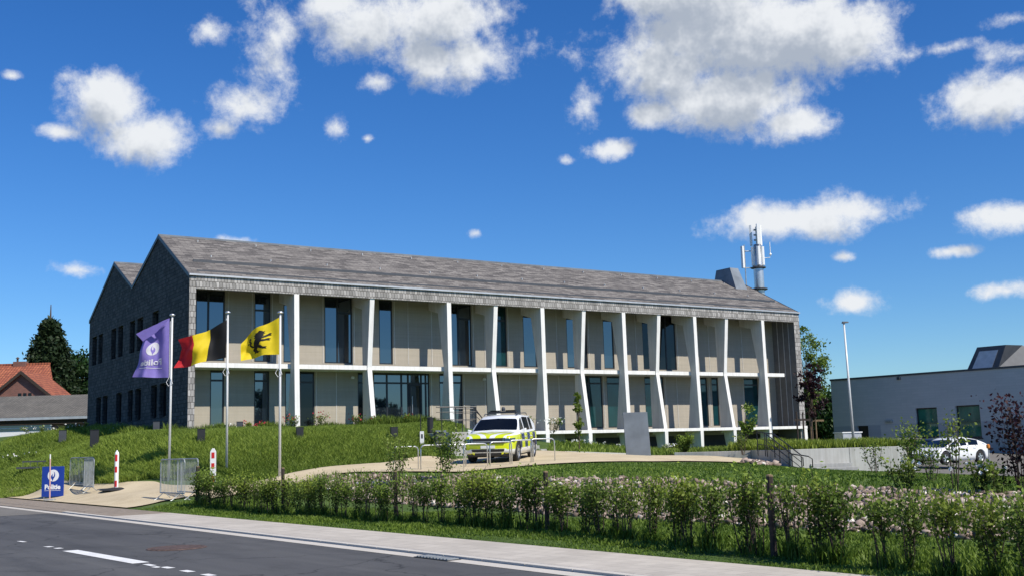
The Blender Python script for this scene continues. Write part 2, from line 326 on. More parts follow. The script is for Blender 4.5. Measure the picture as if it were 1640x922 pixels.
def dup(root, loc, rz=0, label=None, scale=None):
    r = root.copy(); C.objects.link(r); r.location = tuple(float(a) for a in loc); r.rotation_euler = (0, 0, rz)
    if label: r['label'] = label
    if scale: r.scale = scale
    for ch in list(root.children):
        c = ch.copy(); C.objects.link(c); c.parent = r
        for g2 in list(ch.children):
            d = g2.copy(); C.objects.link(d); d.parent = c
    return r
def npmesh(name, V, Fc, mats, parent=None, tint=None, smooth=False):
    me = bpy.data.meshes.new(name); V = np.ascontiguousarray(V, dtype=np.float32); Fc = np.ascontiguousarray(Fc, dtype=np.int32)
    k = Fc.shape[1]
    me.vertices.add(len(V)); me.vertices.foreach_set('co', V.ravel())
    me.loops.add(Fc.size); me.loops.foreach_set('vertex_index', Fc.ravel())
    me.polygons.add(len(Fc)); me.polygons.foreach_set('loop_start', np.arange(0, Fc.size, k, dtype=np.int32))
    me.polygons.foreach_set('loop_total', np.full(len(Fc), k, dtype=np.int32))
    me.materials.append(MAT[mats]); me.update(calc_edges=True)
    if smooth: me.polygons.foreach_set('use_smooth', [True]*len(Fc))
    if tint is not None:
        a = me.attributes.new('tint', 'FLOAT', 'POINT'); a.data.foreach_set('value', np.asarray(tint, dtype=np.float32))
    ob = bpy.data.objects.new(name, me); C.objects.link(ob)
    if parent is not None: ob.parent = parent
    return ob
# ------------------------------------------------------------------ building frame
Q = np.array([-15.986, 53.487]); U2 = np.array([cos(PSI), sin(PSI)]); V2 = np.array([-sin(PSI), cos(PSI)])
def bw(s, w, z=0):
    p = Q+U2*s+V2*w; return np.array([p[0], p[1], z])
# road frame: n across the road away from the camera, t along it to the far left
NN = np.array([.8, .6]); TT = np.array([-.6, .8])
def rd(n, t, z=0):
    p = NN*n+TT*t; return np.array([p[0], p[1], z])
# ------------------------------------------------------------------ terrain
CP = []
def cp(x, y, d): CP.append(at(x, y, d))
LOW = [(330,800,34),(430,785,36),(520,763,37.5),(620,757,37.5),(740,757,36),(840,747,36.5),(960,740,38.5),(1080,739,41),(1180,741,43),(1240,746,44)]
HIGH = [(330,778,38),(430,770,40),(520,755,42),(620,742,43),(690,730,44.6),(760,734,45.2),(850,722,46),(940,727,47),(1040,730,49),(1150,731,50),(1240,741,48)]
for a in LOW+HIGH: cp(*a)
for a in [(850,752,34),(1000,745,38),(1240,752,38),(1450,757,38),(1640,772,31),(1240,780,24.5),(1000,768,27),(760,760,33),(620,760,35.5),(520,764,36),(1640,792,20.5),
          (1450,785,22.5),(60,783,46),(130,783,44),(186,780,42.5),(250,778,41.5),(300,778,39),(152,716,47),(322,715,45.5),(480,710,45.5),(630,708,46),(220,700,52),(383,692,52),(560,690,51.5),(640,690,51),
          (0,760,52),(0,736,60),(50,713,70),(110,703,70),(448,760,39.5),(363,752,42.3),(271,766,42),(1530,744,66),(1600,742,66),(1450,760,50),(1330,755,46),
          (715,735,45.2),(735,735,45.3),(790,729,46.2),(600,742,41.5),(520,748,40.5),(1010,741,39),(1100,745,40)]: cp(*a)
for p_, z in ((at(740,0,49),1.8),(at(775,0,52),1.7),(at(690,0,50),2.6),(at(800,0,50),1.5)): CP.append(np.array([p_[0], p_[1], z]))
for s, w, z in [(0,-1.5,2.5),(5,-1.5,2.6),(10,-1.5,2.78),(14,-1.5,2.85),(17,-1.5,2.1),(20,-1.5,1.8),(22,-1.5,1.5),(25,-1,1.2),(31,-1,1.1),(37,-1,1.15),(43,-1,1.2),(0,10,2.7),(-3,5,2.5),(-4,12,2.7),(-4,21,3.0),
                (10,10,2.4),(20,10,1.6),(30,10,1.0),(43,10,1.0),(43,25,1.0),(20,25,2.5),(0,28,3.4),(50,0,.8),(50,10,.9)]: CP.append(bw(s, w, z))
ROCKB = [(1640,868),(1440,858),(1240,845),(1000,832),(850,822),(700,812),(560,803),(430,795)]
for p in ROCKB: CP.append(flat(*p, .12))
for t in (-30,-15,-5,0,5,10,15,20,25,30,36,42,50,60,75,90): CP.append(rd(10.8, t, .07)); CP.append(rd(11.4, t, .10))
for x, y, z in [(-60,90,2.7),(-40,75,2.7),(-35,110,3.2),(0,120,2.2),(40,110,.6),(45,80,0),(60,60,-.3),(40,45,-.1),(30,30,.1),(60,30,0),(90,90,-.2),(-70,140,3.4),(30,15,.1),(22,22,.3),(120,120,0),(0,180,2),(-90,110,3.2),(90,20,0)]:
    CP.append(np.array([x, y, z], float))
CP = np.array(CP)
def tps(r2): return r2*np.log(r2+1e-6)*.5
def rbf():
    P = CP[:, :2]/50; n_ = len(P)
    K = tps(((P[:, None]-P[None])**2).sum(-1))+np.eye(n_)*2e-4
    A = np.zeros((n_+3, n_+3)); A[:n_, :n_] = K; A[:n_, n_] = 1; A[:n_, n_+1:] = P; A[n_, :n_] = 1; A[n_+1:, :n_] = P.T
    return P, np.linalg.solve(A, np.r_[CP[:, 2], 0, 0, 0])
RP, RW = rbf()
def gz(x, y):
    x = np.atleast_1d(np.asarray(x, float)); y = np.atleast_1d(np.asarray(y, float))
    xc = np.clip(x, -90, 120); yc = np.clip(y, 0, 180)
    P = np.stack([xc, yc], -1)/50
    out = np.zeros(len(x)); m_ = len(RP)
    for i in range(0, len(x), 20000):
        q = P[i:i+20000]; d2 = ((q[:, None]-RP[None])**2).sum(-1)
        out[i:i+20000] = tps(d2)@RW[:m_]+RW[m_]+q@RW[m_+1:]
    nn_ = x*NN[0]+y*NN[1]
    k = np.clip((nn_-10.8)/1.2, 0, 1)
    return np.where(nn_ < 10.78, -.06, .036*(1-k)+out*k)
def g1(x, y): return float(gz(x, y)[0])
def og(x, y, depth):         # point on the ground below / above pixel ray at that depth
    p = at(x, y, depth); p[2] = g1(p[0], p[1]); return p
def axis(fine_lo, fine_hi, step, far):
    a = list(np.arange(fine_lo, fine_hi+step/2, step)); x = step; lo = fine_lo; hi = fine_hi; left = []; right = []
    while lo > -far: x *= 1.35; lo -= x; left.append(lo)
    x = step
    while hi < far: x *= 1.35; hi += x; right.append(hi)
    return np.array(left[::-1]+a+right)
na = np.r_[-1500, -500, -100, -30, -10, 0, 10.77, axis(10.8, 80, .55, 1500)[lambda: 0] if False else []]
nb = axis(10.8, 80, .55, 1500); nb = nb[nb >= 10.79]
na = np.r_[[-1500, -500, -100, -30, -10, 0, 8, 10.76], nb]; ta = axis(-25, 75, .6, 1500)
gn, gt = np.meshgrid(na, ta, indexing='ij')
GX = gn*NN[0]+gt*TT[0]; GY = gn*NN[1]+gt*TT[1]; GZ = gz(GX.ravel(), GY.ravel())
Vt = np.stack([GX.ravel(), GY.ravel(), GZ], -1); a_, b_ = gn.shape
idx = np.arange(a_*b_).reshape(a_, b_)
Ft = np.stack([idx[:-1, :-1], idx[1:, :-1], idx[1:, 1:], idx[:-1, 1:]], -1).reshape(-1, 4)
gob = npmesh('ground', Vt, Ft, 'grass_ground', smooth=True); tag(gob, kind='structure')
def drape(name, left, right, mat, lift=.03, k=10, kind='structure'):
    # strip between two 3d polylines (resampled), laid on the terrain
    def res(P, m_):
        P = np.array(P, float)[:, :2]; d = np.r_[0, np.cumsum(np.linalg.norm(np.diff(P, axis=0), axis=1))]
        q = np.linspace(0, d[-1], m_); return np.stack([np.interp(q, d, P[:, 0]), np.interp(q, d, P[:, 1])], -1)
    m_ = 120; A = res(left, m_); B = res(right, m_)
    for _ in range(4):
        A[1:-1] = (A[:-2]+2*A[1:-1]+A[2:])/4; B[1:-1] = (B[:-2]+2*B[1:-1]+B[2:])/4
    G_ = np.stack([A+(B-A)*f for f in np.linspace(0, 1, k+1)], 1)
    X = G_[..., 0].ravel(); Y = G_[..., 1].ravel(); Z = gz(X, Y)+lift
    ii = np.arange(m_*(k+1)).reshape(m_, k+1)
    Fs = np.stack([ii[:-1, :-1], ii[1:, :-1], ii[1:, 1:], ii[:-1, 1:]], -1).reshape(-1, 4)
    o = npmesh(name, np.stack([X, Y, Z], -1), Fs, mat, smooth=True)
    if o.data.polygons[0].normal.z < 0:
        o.data.flip_normals()
    return tag(o, kind=kind)
drape('gravel_path', [at(*a) for a in LOW], [at(*a) for a in HIGH], 'sand', .05, 16)
ap_l = [rd(10.8, 34.4), rd(10.8, 37), rd(10.8, 44), rd(10.8, 52), rd(10.8, 62)]
ap_r = [at(330,785,36.5), at(300,773,39.2), at(250,774,42), at(186,777,43.2), at(110,780,45), at(0,783,50)]
drape('sand_apron', ap_l, ap_r, 'sand', .045, 12)
# ------------------------------------------------------------------ road
def strip(name, n0, n1, t0, t1, z, mat, seg=1, thick=0, kind='structure', uv=True):
    b = MB(); k = max(1, int((t1-t0)/seg)) if seg else 1
    for i in range(k):
        a = t0+(t1-t0)*i/k; c = t0+(t1-t0)*(i+1)/k
        if thick: b.hexa([rd(n0,a,z-thick), rd(n1,a,z-thick), rd(n1,c,z-thick), rd(n0,c,z-thick), rd(n0,a,z), rd(n1,a,z), rd(n1,c,z), rd(n0,c,z)])
        else: b.quad(rd(n0,a,z), rd(n1,a,z), rd(n1,c,z), rd(n0,c,z))
    o = b.build(name, mat, uv=False)
    ul = o.data.uv_layers.new(name='UVMap')
    for lp in o.data.loops:
        co = o.data.vertices[lp.vertex_index].co; ul.data[lp.index].uv = (co.x*TT[0]+co.y*TT[1], co.x*NN[0]+co.y*NN[1])
    return tag(o, kind=kind) if kind else o
strip('road', 1.6, 8.78, -80, 220, 0, 'asphalt', 20)
strip('gutter', 8.78, 9.06, -80, 220, .004, 'kerb', 20)
b = MB(); t = -30
random.seed(3)
while t < 34.2:
    b.hexa([rd(9.075,t+.006,-.1), rd(9.22,t+.006,-.1), rd(9.22,t+.994,-.1), rd(9.075,t+.994,-.1), rd(9.085,t+.006,.036), rd(9.22,t+.006,.040), rd(9.22,t+.994,.040), rd(9.085,t+.994,.036)]); t += 1
tag(b.build('kerb', 'kerb'), kind='structure')
b = MB(); t = 34.2
while t < 120:
    b.hexa([rd(9.075,t+.006,-.1), rd(9.5,t+.006,-.1), rd(9.5,t+.994,-.1), rd(9.075,t+.994,-.1), rd(9.085,t+.006,.02), rd(9.5,t+.006,.036), rd(9.5,t+.994,.036), rd(9.085,t+.994,.02)]); t += 1
tag(b.build('dropped_kerb', 'paver_brown'), kind='structure')
strip('pavement', 9.223, 10.8, -80, 30.5, .042, 'paving', 20, .15)
strip('apron_paving', 9.502, 10.8, 33.9, 220, .042, 'paver_brown', 20, .15)
strip('pavement_edge', 9.223, 10.8, 30.5, 33.9, .044, 'paver_brown', 20, .15)
strip('far_pavement', -1.5, 1.3, -80, 220, .1, 'paving', 20, .15)
strip('old_asphalt', 7.0, 8.775, 35, 90, .004, 'asphalt_old', 20)
b = MB()
def rt_px(x, y):
    p = flat(x, y, 0); return float(p[:2]@NN), float(p[:2]@TT)
lines = []
for x0, y0, x1, y1, w in [(112,881,226,901,.13),(74,874.5,82,875.5,.06),(90,877,97,878,.06),(233,903,246,905.5,.05),(246,907,255,908.5,.05),(261,907.5,275,909.5,.06),(293,913,307,915.5,.06),(327,919,341,921.5,.06),(30,866,40,867.5,.04)]:
    n0, t0 = rt_px(x0, y0); n1, t1 = rt_px(x1, y1)
    b.quad(rd(n0-w,t0,.006), rd(n0+w,t0,.006), rd(n1+w,t1,.006), rd(n1-w,t1,.006))
for k in range(1, 6): b.quad(rd(5.40,13-k*12,.006), rd(5.66,13-k*12,.006), rd(5.66,16-k*12,.006), rd(5.40,16-k*12,.006))
for k in range(2, 14): b.quad(rd(5.45,13+k*12,.006), rd(5.6,13+k*12,.006), rd(5.6,16+k*12,.006), rd(5.45,16+k*12,.006))
o = b.build('lane_marking', 'roadpaint', uv=False); tag(o, kind='structure')
b = MB(); p = flat(283, 877, 0); n0, t0 = float(p[:2]@NN), float(p[:2]@TT)
cv = thing('manhole_cover', 'rust coloured round manhole cover set in the dark road', 'manhole cover', rd(n0, t0, .004))
b.lathe([(.52,0),(.50,.012),(.44,.012),(.43,.006)], k=20); b.build('rim', 'rust', cv)
b = MB(); b.lathe([(.42,0),(.42,.012),(.1,.014)], k=20); b.build('lid', 'rust', cv)
p = flat(712, 892.5, 0); b = MB()
gr_ = thing('drain_grate', 'dark slotted drain grate in the kerb gutter', 'drain', rd(8.9, float(p[:2]@TT), .007), math.atan2(TT[1], TT[0]))
b.box((-.45,-.13,0),(.45,.13,.006)); b.build('frame', 'dark_frame', gr_)
b = MB()
for k in range(10): b.box((-.42+k*.088,-.10,.007),(-.38+k*.088,.10,.02))
b.build('grille', 'galv', gr_)
# ------------------------------------------------------------------ scattered geometry
rng = np.random.default_rng(5)
def inpoly(X, Y, poly):
    P = np.array(poly)[:, :2]; ins = np.zeros(len(X), bool); j = len(P)-1
    for i in range(len(P)):
        c = ((P[i,1] > Y) != (P[j,1] > Y)) & (X < (P[j,0]-P[i,0])*(Y-P[i,1])/(P[j,1]-P[i,1]+1e-12)+P[i,0]); ins ^= c; j = i
    return ins
def scatter(poly, n):
    P = np.array(poly)[:, :2]; lo = P.min(0); hi = P.max(0); X = np.zeros(0); Y = np.zeros(0)
    while len(X) < n:
        x = rng.uniform(lo[0], hi[0], n); y = rng.uniform(lo[1], hi[1], n); k = inpoly(x, y, P); X = np.r_[X, x[k]]; Y = np.r_[Y, y[k]]
    return X[:n], Y[:n]
def blades(name, X, Y, h, wd, mat, lean=.35, z=None, hv=.4, kind='stuff', tbias=None, parent=None, flop=0):
    n = len(X); Z = gz(X, Y)-.02 if z is None else z
    a = rng.uniform(0, 2*pi, n); H = h*(1+rng.uniform(-hv, hv, n)); ln = rng.uniform(0, lean, n)*H+flop*H*.4; b2 = rng.uniform(0, 2*pi, n)
    dx = np.cos(a)*wd/2; dy = np.sin(a)*wd/2
    base = np.stack([X, Y, Z], -1)
    t_ = base+np.stack([np.cos(b2)*ln, np.sin(b2)*ln, H], -1)
    m_ = base+np.stack([np.cos(b2)*ln*.35, np.sin(b2)*ln*.35, H*.6], -1)
    o3 = np.stack([dx, dy, np.zeros(n)], -1)
    V = np.concatenate([base-o3*.6, base+o3*.6, m_+o3, t_, m_-o3], 1).reshape(-1, 3)
    k = np.arange(n)*5
    Fq = np.concatenate([np.stack([k, k+1, k+2], -1), np.stack([k, k+2, k+4], -1), np.stack([k+4, k+2, k+3], -1)])
    tv = rng.uniform(0, 1, n) if tbias is None else np.clip(tbias+rng.uniform(-.35, .35, n), 0, 1)
    o = npmesh(name, V, Fq, mat, tint=np.repeat(tv, 5), parent=parent)
    if kind: tag(o, kind=kind)
    return o
def lf_noise(X, Y, s, seed=0):
    r = np.random.default_rng(seed); o = np.zeros(len(X))
    for _ in range(7):
        k = r.normal(0, 1, 2)/s; o += np.sin(X*k[0]+Y*k[1]+r.uniform(0, 6.28))
    return o/7
# mound planting of long feathery grass
mound = [at(0,790,47), at(60,783,46), at(130,781,44.5), at(186,778,43), at(250,773,42.5), at(330,772,40.5), at(430,768,40.5), at(520,754,42.2), at(620,741,43.2), at(690,730,44.7), at(707,735,45.4),
         at(707,0,50), bw(15.2,-.9), bw(0,-.9), bw(-1,0), bw(-1,22), at(60,700,75), at(-60,710,72), at(-60,760,52)]
X, Y = scatter(mound, 420000)
nz = lf_noise(X, Y, 1.6, 2)
d_ = np.hypot(X, Y); kp = rng.uniform(0, 1, len(X)) < np.clip((66-d_)/12+.25, .25, 1); X = X[kp]; Y = Y[kp]; nz = nz[kp]
hh = .19*(1+1.0*nz)
blades('mound_grass', X, Y, hh, .026, 'mound_blade', lean=1.1, tbias=.42+.55*nz+.4*lf_noise(X, Y, 5.5, 77), hv=.3); bpy.data.objects['mound_grass']['label'] = 'long feathery green grass covering the mound before the building'
# lawn
lawn = [at(1640,796,20), at(1240,782,24.3), at(1000,770,26.6), at(760,763,32.6), at(740,758,35.6), at(840,748.5,36.2), at(960,741,38.2), at(1080,740,40.6), at(1180,742,42.4), at(1250,748,43.5), at(1450,755,46), at(1700,762,46), at(1740,790,24)]
X, Y = scatter(lawn, 60000); nz = lf_noise(X, Y, 1.3, 4)
o = blades('lawn_grass', X, Y, .065, .035, 'lawn_blade', lean=.8, tbias=.5+.5*nz); o['label'] = 'short mown lawn between the rocks and the gravel path'
verge = [rd(10.82,-12), rd(10.82,33.6), rd(12.2,33.2), at(430,797,33.6), at(560,805,29.6), at(700,814,26.6), at(1000,834,21.2), at(1240,847,18.4), at(1640,872,14.6), at(1900,890,12)]
X, Y = scatter(verge, 90000); nz = lf_noise(X, Y, .7, 6)
nd = X*NN[0]+Y*NN[1]; hg = np.where(nd < 11.3, .045, .08)*(1+.8*nz)
o = blades('verge_grass', X, Y, hg, .022, 'lawn_blade', lean=.8, tbias=.45+.6*nz); o['label'] = 'rough green grass under the young hedge beside the pavement'
# rocks
def rockfield(name, poly, n, smin, smax, seed, label):
    r = np.random.default_rng(seed)
    import bmesh
    bm = bmesh.new(); bmesh.ops.create_icosphere(bm, subdivisions=1, radius=1); bv = np.array([v_.co[:] for v_ in bm.verts]); bf = np.array([[v_.index for v_ in f_.verts] for f_ in bm.faces]); bm.free()
    X, Y = scatter(poly, n); Z = gz(X, Y); s = r.uniform(0, 1, n)**1.8*(smax-smin)+smin
    nv = len(bv)
    shp = bv[None]*(1+r.uniform(-.42, .30, (n, nv, 1)))*(s[:, None, None]*r.uniform(.55, 1.25, (n, 1, 3)))
    a = r.uniform(0, 2*pi, n); tl = r.normal(0, .5, n); ca, sa = np.cos(a), np.sin(a)
    x = shp[..., 0]*ca[:, None]-shp[..., 1]*sa[:, None]; y = shp[..., 0]*sa[:, None]+shp[..., 1]*ca[:, None]; z = shp[..., 2]*.75
    y2 = y*np.cos(tl)[:, None]-z*np.sin(tl)[:, None]; z2 = y*np.sin(tl)[:, None]+z*np.cos(tl)[:, None]
    V = np.stack([x+X[:, None], y2+Y[:, None], z2+(Z+s*.25+r.uniform(-.02, .06, n))[:, None]], -1).reshape(-1, 3)
    Fc = (bf[None]+(np.arange(n)*nv)[:, None, None]).reshape(-1, 3)
    o = npmesh(name, V, Fc, 'stone', tint=np.repeat(np.clip(r.normal(.44, .27, n), 0, 1), nv)); return tag(o, label, kind='stuff')
rocks = [flat(*p, .12) for p in ROCKB]+[at(430,778,35.2), at(520,765,36), at(620,761,35.4), at(760,761,33), at(1000,769,27), at(1240,781,24.5), at(1450,786,22.3), at(1640,794,20.3)]
RK = [(p[0], p[1]) for p in rocks]
rockfield('rock_bank', RK, 15000, .03, .105, 11, 'pale pinkish broken stones covering the bank behind the hedge')
sb = MB()
X, Y = scatter(RK, 5000); nz = lf_noise(X, Y, .9, 9); k = nz > .0
o = blades('rock_grass', X[k], Y[k], .26, .03, 'lawn_blade', lean=.7, tbias=.5+.3*nz[k]); o['label'] = 'tufts of green weed growing between the pale stones'
# soil under rocks is the ground itself
# ------------------------------------------------------------------ THE BUILDING
BO = thing('police_station', 'long two storey building with wooden shingle roof and white slanted concrete columns', 'building', (Q[0], Q[1], 0), PSI)
def wall_holes(b, pts, holes, w_, z0, ztop, depth, axis_, reveal_mi=0, sign=1):
    """wall in local coordinates. axis_='s': varies along s at w=w_, reveals go to w_+depth; axis_='w': varies along w at s=w_"""
    def P(a, z, off=0):
        return (a, w_+off, z) if axis_ == 's' else (w_+off, a, z)
    br = sorted(set([p for p in pts]+[h[0] for h in holes]+[h[1] for h in holes]))
    for a0, a1 in zip(br[:-1], br[1:]):
        if a1-a0 < 1e-4: continue
        hs_ = sorted([(h[2], h[3]) for h in holes if h[0] <= a0+1e-5 and h[1] >= a1-1e-5])
        z = z0
        for lo, hi in hs_:
            if lo > z+1e-4: b.quad(P(a0,z), P(a1,z), P(a1,lo), P(a0,lo))
            z = hi
        b.quad(P(a0,z), P(a1,z), P(a1,ztop(a1)), P(a0,ztop(a0)))
    for h in holes:
        a0, a1, lo, hi = h
        b.quad(P(a0,lo), P(a0,lo,depth), P(a0,hi,depth), P(a0,hi), reveal_mi); b.quad(P(a1,lo), P(a1,lo,depth), P(a1,hi,depth), P(a1,hi), reveal_mi)
        b.quad(P(a0,lo), P(a1,lo), P(a1,lo,depth), P(a0,lo,depth), reveal_mi); b.quad(P(a0,hi), P(a1,hi), P(a1,hi,depth), P(a0,hi,depth), reveal_mi)
EV, RD1, VL, RD2, LEN, DEP = 10.49, 13.4, 11.35, 13.4, 43.8, 21.4
GP = [(0,EV),(5.52,RD1),(10.75,VL),(15.12,RD2),(DEP,EV)]
gtop = lambda w: float(np.interp(w, [p[0] for p in GP], [p[1] for p in GP]))
GW = [(19.3,20.5,7.5,9.35),(17.72,18.8,7.5,9.35),(14.4,15.55,7.5,9.35),(12.75,13.87,7.5,9.35),(10.1,11.22,7.5,9.35),(8.42,9.62,7.5,9.35),(5.36,6.54,7.5,9.35),
      (17.78,19.0,3.6,5.38),(16.1,17.33,3.6,5.38),(12.72,14.0,3.6,5.38),(10.25,11.32,3.6,5.38),(8.5,9.75,3.6,5.38),(5.4,6.54,3.6,5.38),(3.65,4.9,3.6,5.38)]
b = MB(); wall_holes(b, [p[0] for p in GP], GW, 0, 0, gtop, .28, 'w'); b.build('gable_wall', 'shingle_wall', BO)
for a0, a1, lo, hi in GW:
    b = MB(); t = .06
    for (c0, c1, d0, d1) in [(a0,a0+t,lo,hi),(a1-t,a1,lo,hi),(a0+t,a1-t,lo,lo+t),(a0+t,a1-t,hi-t,hi)]: b.box((.18,c0,d0),(.24,c1,d1))
    f_ = b.build('window', 'dark_frame', BO)
    b = MB(); b.box((.205,a0+t,lo+t),(.22,a1-t,hi-t)); b.build('pane', 'glass_black', f_)
# returns of both end walls, the strip of shingles seen from the front
b = MB(); b.quad((0,.0,0),(.33,.0,0),(.33,0,EV),(0,0,EV)); b.quad((.33,0,0),(.33,2.1,0),(.33,2.1,EV),(.33,0,EV)); b.build('end_return', 'shingle_trim', BO)
b = MB(); b.quad((43.25,0,0),(43.8,0,0),(43.8,0,EV),(43.25,0,EV)); b.build('end_return', 'shingle_trim', BO)
b = MB(); b.quad((43.25,.0,0),(43.25,2.1,0),(43.25,2.1,EV-.1),(43.25,0,EV-.1)); 
b.build('end_lining', 'ash_panel', BO)
b = MB()
for w_ in (.55, 1.05, 1.6): b.box((43.22,w_,2.5),(43.25,w_+.03,10.02))
b.build('lining_joint', 'joint', BO)
b = MB(); b.add([(LEN,p[0],p[1]) for p in GP]+[(LEN,DEP,0),(LEN,0,0)], [(0,1,2,3,4,5,6)]); b.build('gable_wall', 'shingle_wall', BO)
b = MB(); b.quad((0,DEP,0),(LEN,DEP,0),(LEN,DEP,EV),(0,DEP,EV)); b.build('rear_wall', 'shingle_wall', BO)
# roof slopes with thickness
for i in range(4):
    (w0, z0), (w1, z1) = GP[i], GP[i+1]; b = MB()
    b.hexa([(-.02,w0,z0-.10),(LEN+.02,w0,z0-.10),(LEN+.02,w1,z1-.10),(-.02,w1,z1-.10),(-.02,w0,z0+.03),(LEN+.02,w0,z0+.03),(LEN+.02,w1,z1+.03),(-.02,w1,z1+.03)])
    b.build('roof_slope', 'shingle_roof', BO)
for s0 in (-.06, LEN+.021):
  b = MB()
  for i in range(4):
    (w0, z0), (w1, z1) = GP[i], GP[i+1]
    b.hexa([(s0,w0,z0-.14),(s0+.04,w0,z0-.14),(s0+.04,w1,z1-.14),(s0,w1,z1-.14),(s0,w0,z0+.06),(s0+.04,w0,z0+.06),(s0+.04,w1,z1+.06),(s0,w1,z1+.06)])
  b.build('verge_trim', 'dark_zinc', BO)
b = MB(); b.box((-.05,5.44,13.38),(LEN+.05,5.6,13.48)); b.build('ridge_cap', 'slate', BO)
b = MB(); b.box((-.05,15.04,13.38),(LEN+.05,15.2,13.48)); b.build('ridge_cap', 'slate', BO)
b = MB(); b.box((-.04,-.12,EV-.06),(LEN+.04,-.022,EV+.03)); b.build('gutter', 'zinc', BO)
def rz_(w): return EV+.03+(RD1-EV)/5.52*w
b = MB(); b.box((.7,1.72,rz_(1.72)+.002),(43.3,1.80,rz_(1.8)+.10)); b.build('snow_rail', 'dark_zinc', BO)
b = MB(); b.box((.5,.42,rz_(.42)+.002),(43.5,.47,rz_(.47)+.05)); b.build('snow_rail', 'dark_zinc', BO)
for w_ in (2.6, 4.9):
    for k in range(13):
        b = MB(); s = 1.9+k*3.3; b.box((s,w_,rz_(w_)+.002),(s+.045,w_+.10,rz_(w_)+.11)); b.build('snow_hook', 'zinc', BO)
# fascia of shingles, two courses
b = MB(); b.box((.33,-.02,10.08),(43.25,.30,EV-.02)); b.build('fascia', 'shingle_trim', BO)
b = MB(); b.box((.331,-.05,9.79),(43.249,.28,10.079)); b.build('fascia_course', 'shingle_trim', BO)
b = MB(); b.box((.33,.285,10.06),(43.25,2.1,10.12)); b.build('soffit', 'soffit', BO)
# inner wall
UPW = [(.98,2.52,6.4,10.06),(4.13,5.02,6.4,10.06),(5.75,6.6,6.4,10.06),(8.13,9.8,6.4,10.06),(11.46,12.32,6.4,10.06),(15.95,17.6,6.4,10.06),(19.25,20.12,6.4,10.06),(21.33,22.35,6.4,10.06),
       (24.65,26.28,6.4,10.06),(27.6,28.45,6.4,10.06),(30.91,31.85,6.4,10.06),(32.2,33.85,6.4,10.06)]
LOWW = [(1.78,2.52,2.9,5.92),(4.13,4.97,2.9,5.92),(5.85,6.5,2.9,5.92),(6.68,7.54,2.6,5.92),(10.11,11.0,2.6,5.92),(11.08,14.67,2.75,5.92),(15.33,16.9,2.75,5.92),(18.55,19.4,2.75,5.92),
        (25.95,27.36,2.62,5.92),(27.74,28.9,2.62,5.92),(30.91,32.58,2.62,5.92),(35.9,36.54,2.62,5.92),(36.95,37.57,2.62,5.92),(40.07,41.48,2.62,5.92)]
b = MB(); wall_holes(b, [.33,43.25], [(a,c,d,10.06) for a,c,d,e in UPW]+LOWW, 2.1, 2.0, lambda a: 10.062, .14, 's'); b.build('facade_wall', 'panel', BO)
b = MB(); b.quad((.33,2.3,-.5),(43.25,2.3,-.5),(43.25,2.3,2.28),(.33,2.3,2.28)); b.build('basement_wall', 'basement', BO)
for s in (22.8, 25.2, 29.2, 34.3, 38.4): 
    b = MB(); b.box((s,1.9,0),(s+1.3,2.27,2.27)); b.build('basement_pier', 'concrete_side', BO)
def win(a0, a1, lo, hi, mull=(), trans=None, glass='glass', tr_from=None):
    b = MB(); t = .07; y0, y1 = 2.15, 2.21
    b.box((a0,y0,lo),(a0+t,y1,hi)); b.box((a1-t,y0,lo),(a1,y1,hi)); b.box((a0+t,y0,lo),(a1-t,y1,lo+t)); b.box((a0+t,y0,hi-t),(a1-t,y1,hi))
    for mm_ in mull: b.box((mm_-.05,y0-.004,lo+t),(mm_+.05,y1,hi-t))
    if trans:
        for (c0, c1, z) in trans: b.box((c0,y0-.002,z-.05),(c1,y1,z+.05))
    f_ = b.build('window', 'dark_frame', BO)
    b = MB(); b.box((a0+t,2.175,lo+t),(a1-t,2.19,hi-t)); b.build('pane', glass, f_)
win(*UPW[0], mull=(1.66,)); win(*UPW[1], trans=[(4.2,4.95,9.15)]); win(*UPW[2])
win(*UPW[3], mull=(8.92,), trans=[(8.97,9.73,9.2)]); win(*UPW[4]); win(*UPW[5], mull=(16.7,), trans=[(16.75,17.53,9.2)])
win(*UPW[6], trans=[(19.32,20.05,9.2)], glass='glass_teal'); win(*UPW[7]); win(*UPW[8], mull=(25.5,)); win(*UPW[9]); win(*UPW[10], glass='glass_black'); win(*UPW[11], mull=(33.0,), glass='glass_black')
win(*LOWW[0], trans=[(1.85,2.45,5.4)]); win(*LOWW[1], trans=[(4.2,4.9,5.4)]); win(*LOWW[2]); win(*LOWW[3], trans=[(6.75,7.47,5.35)], glass='glass_black'); win(*LOWW[4], trans=[(10.2,10.95,5.35)], glass='glass_black')
win(*LOWW[5], mull=(11.95,12.87,13.3,14.15,14.45), trans=[(11.15,14.6,5.35)])
win(*LOWW[6], mull=(16.1,), trans=[(15.4,16.83,5.4)]); win(*LOWW[7], glass='glass_black')
for i in (8, 9, 10, 11, 12, 13): win(*LOWW[i], trans=[(LOWW[i][0]+.07, LOWW[i][1]-.07, 5.45)], glass='glass_teal', mull=((26.3,) if i == 8 else ()))
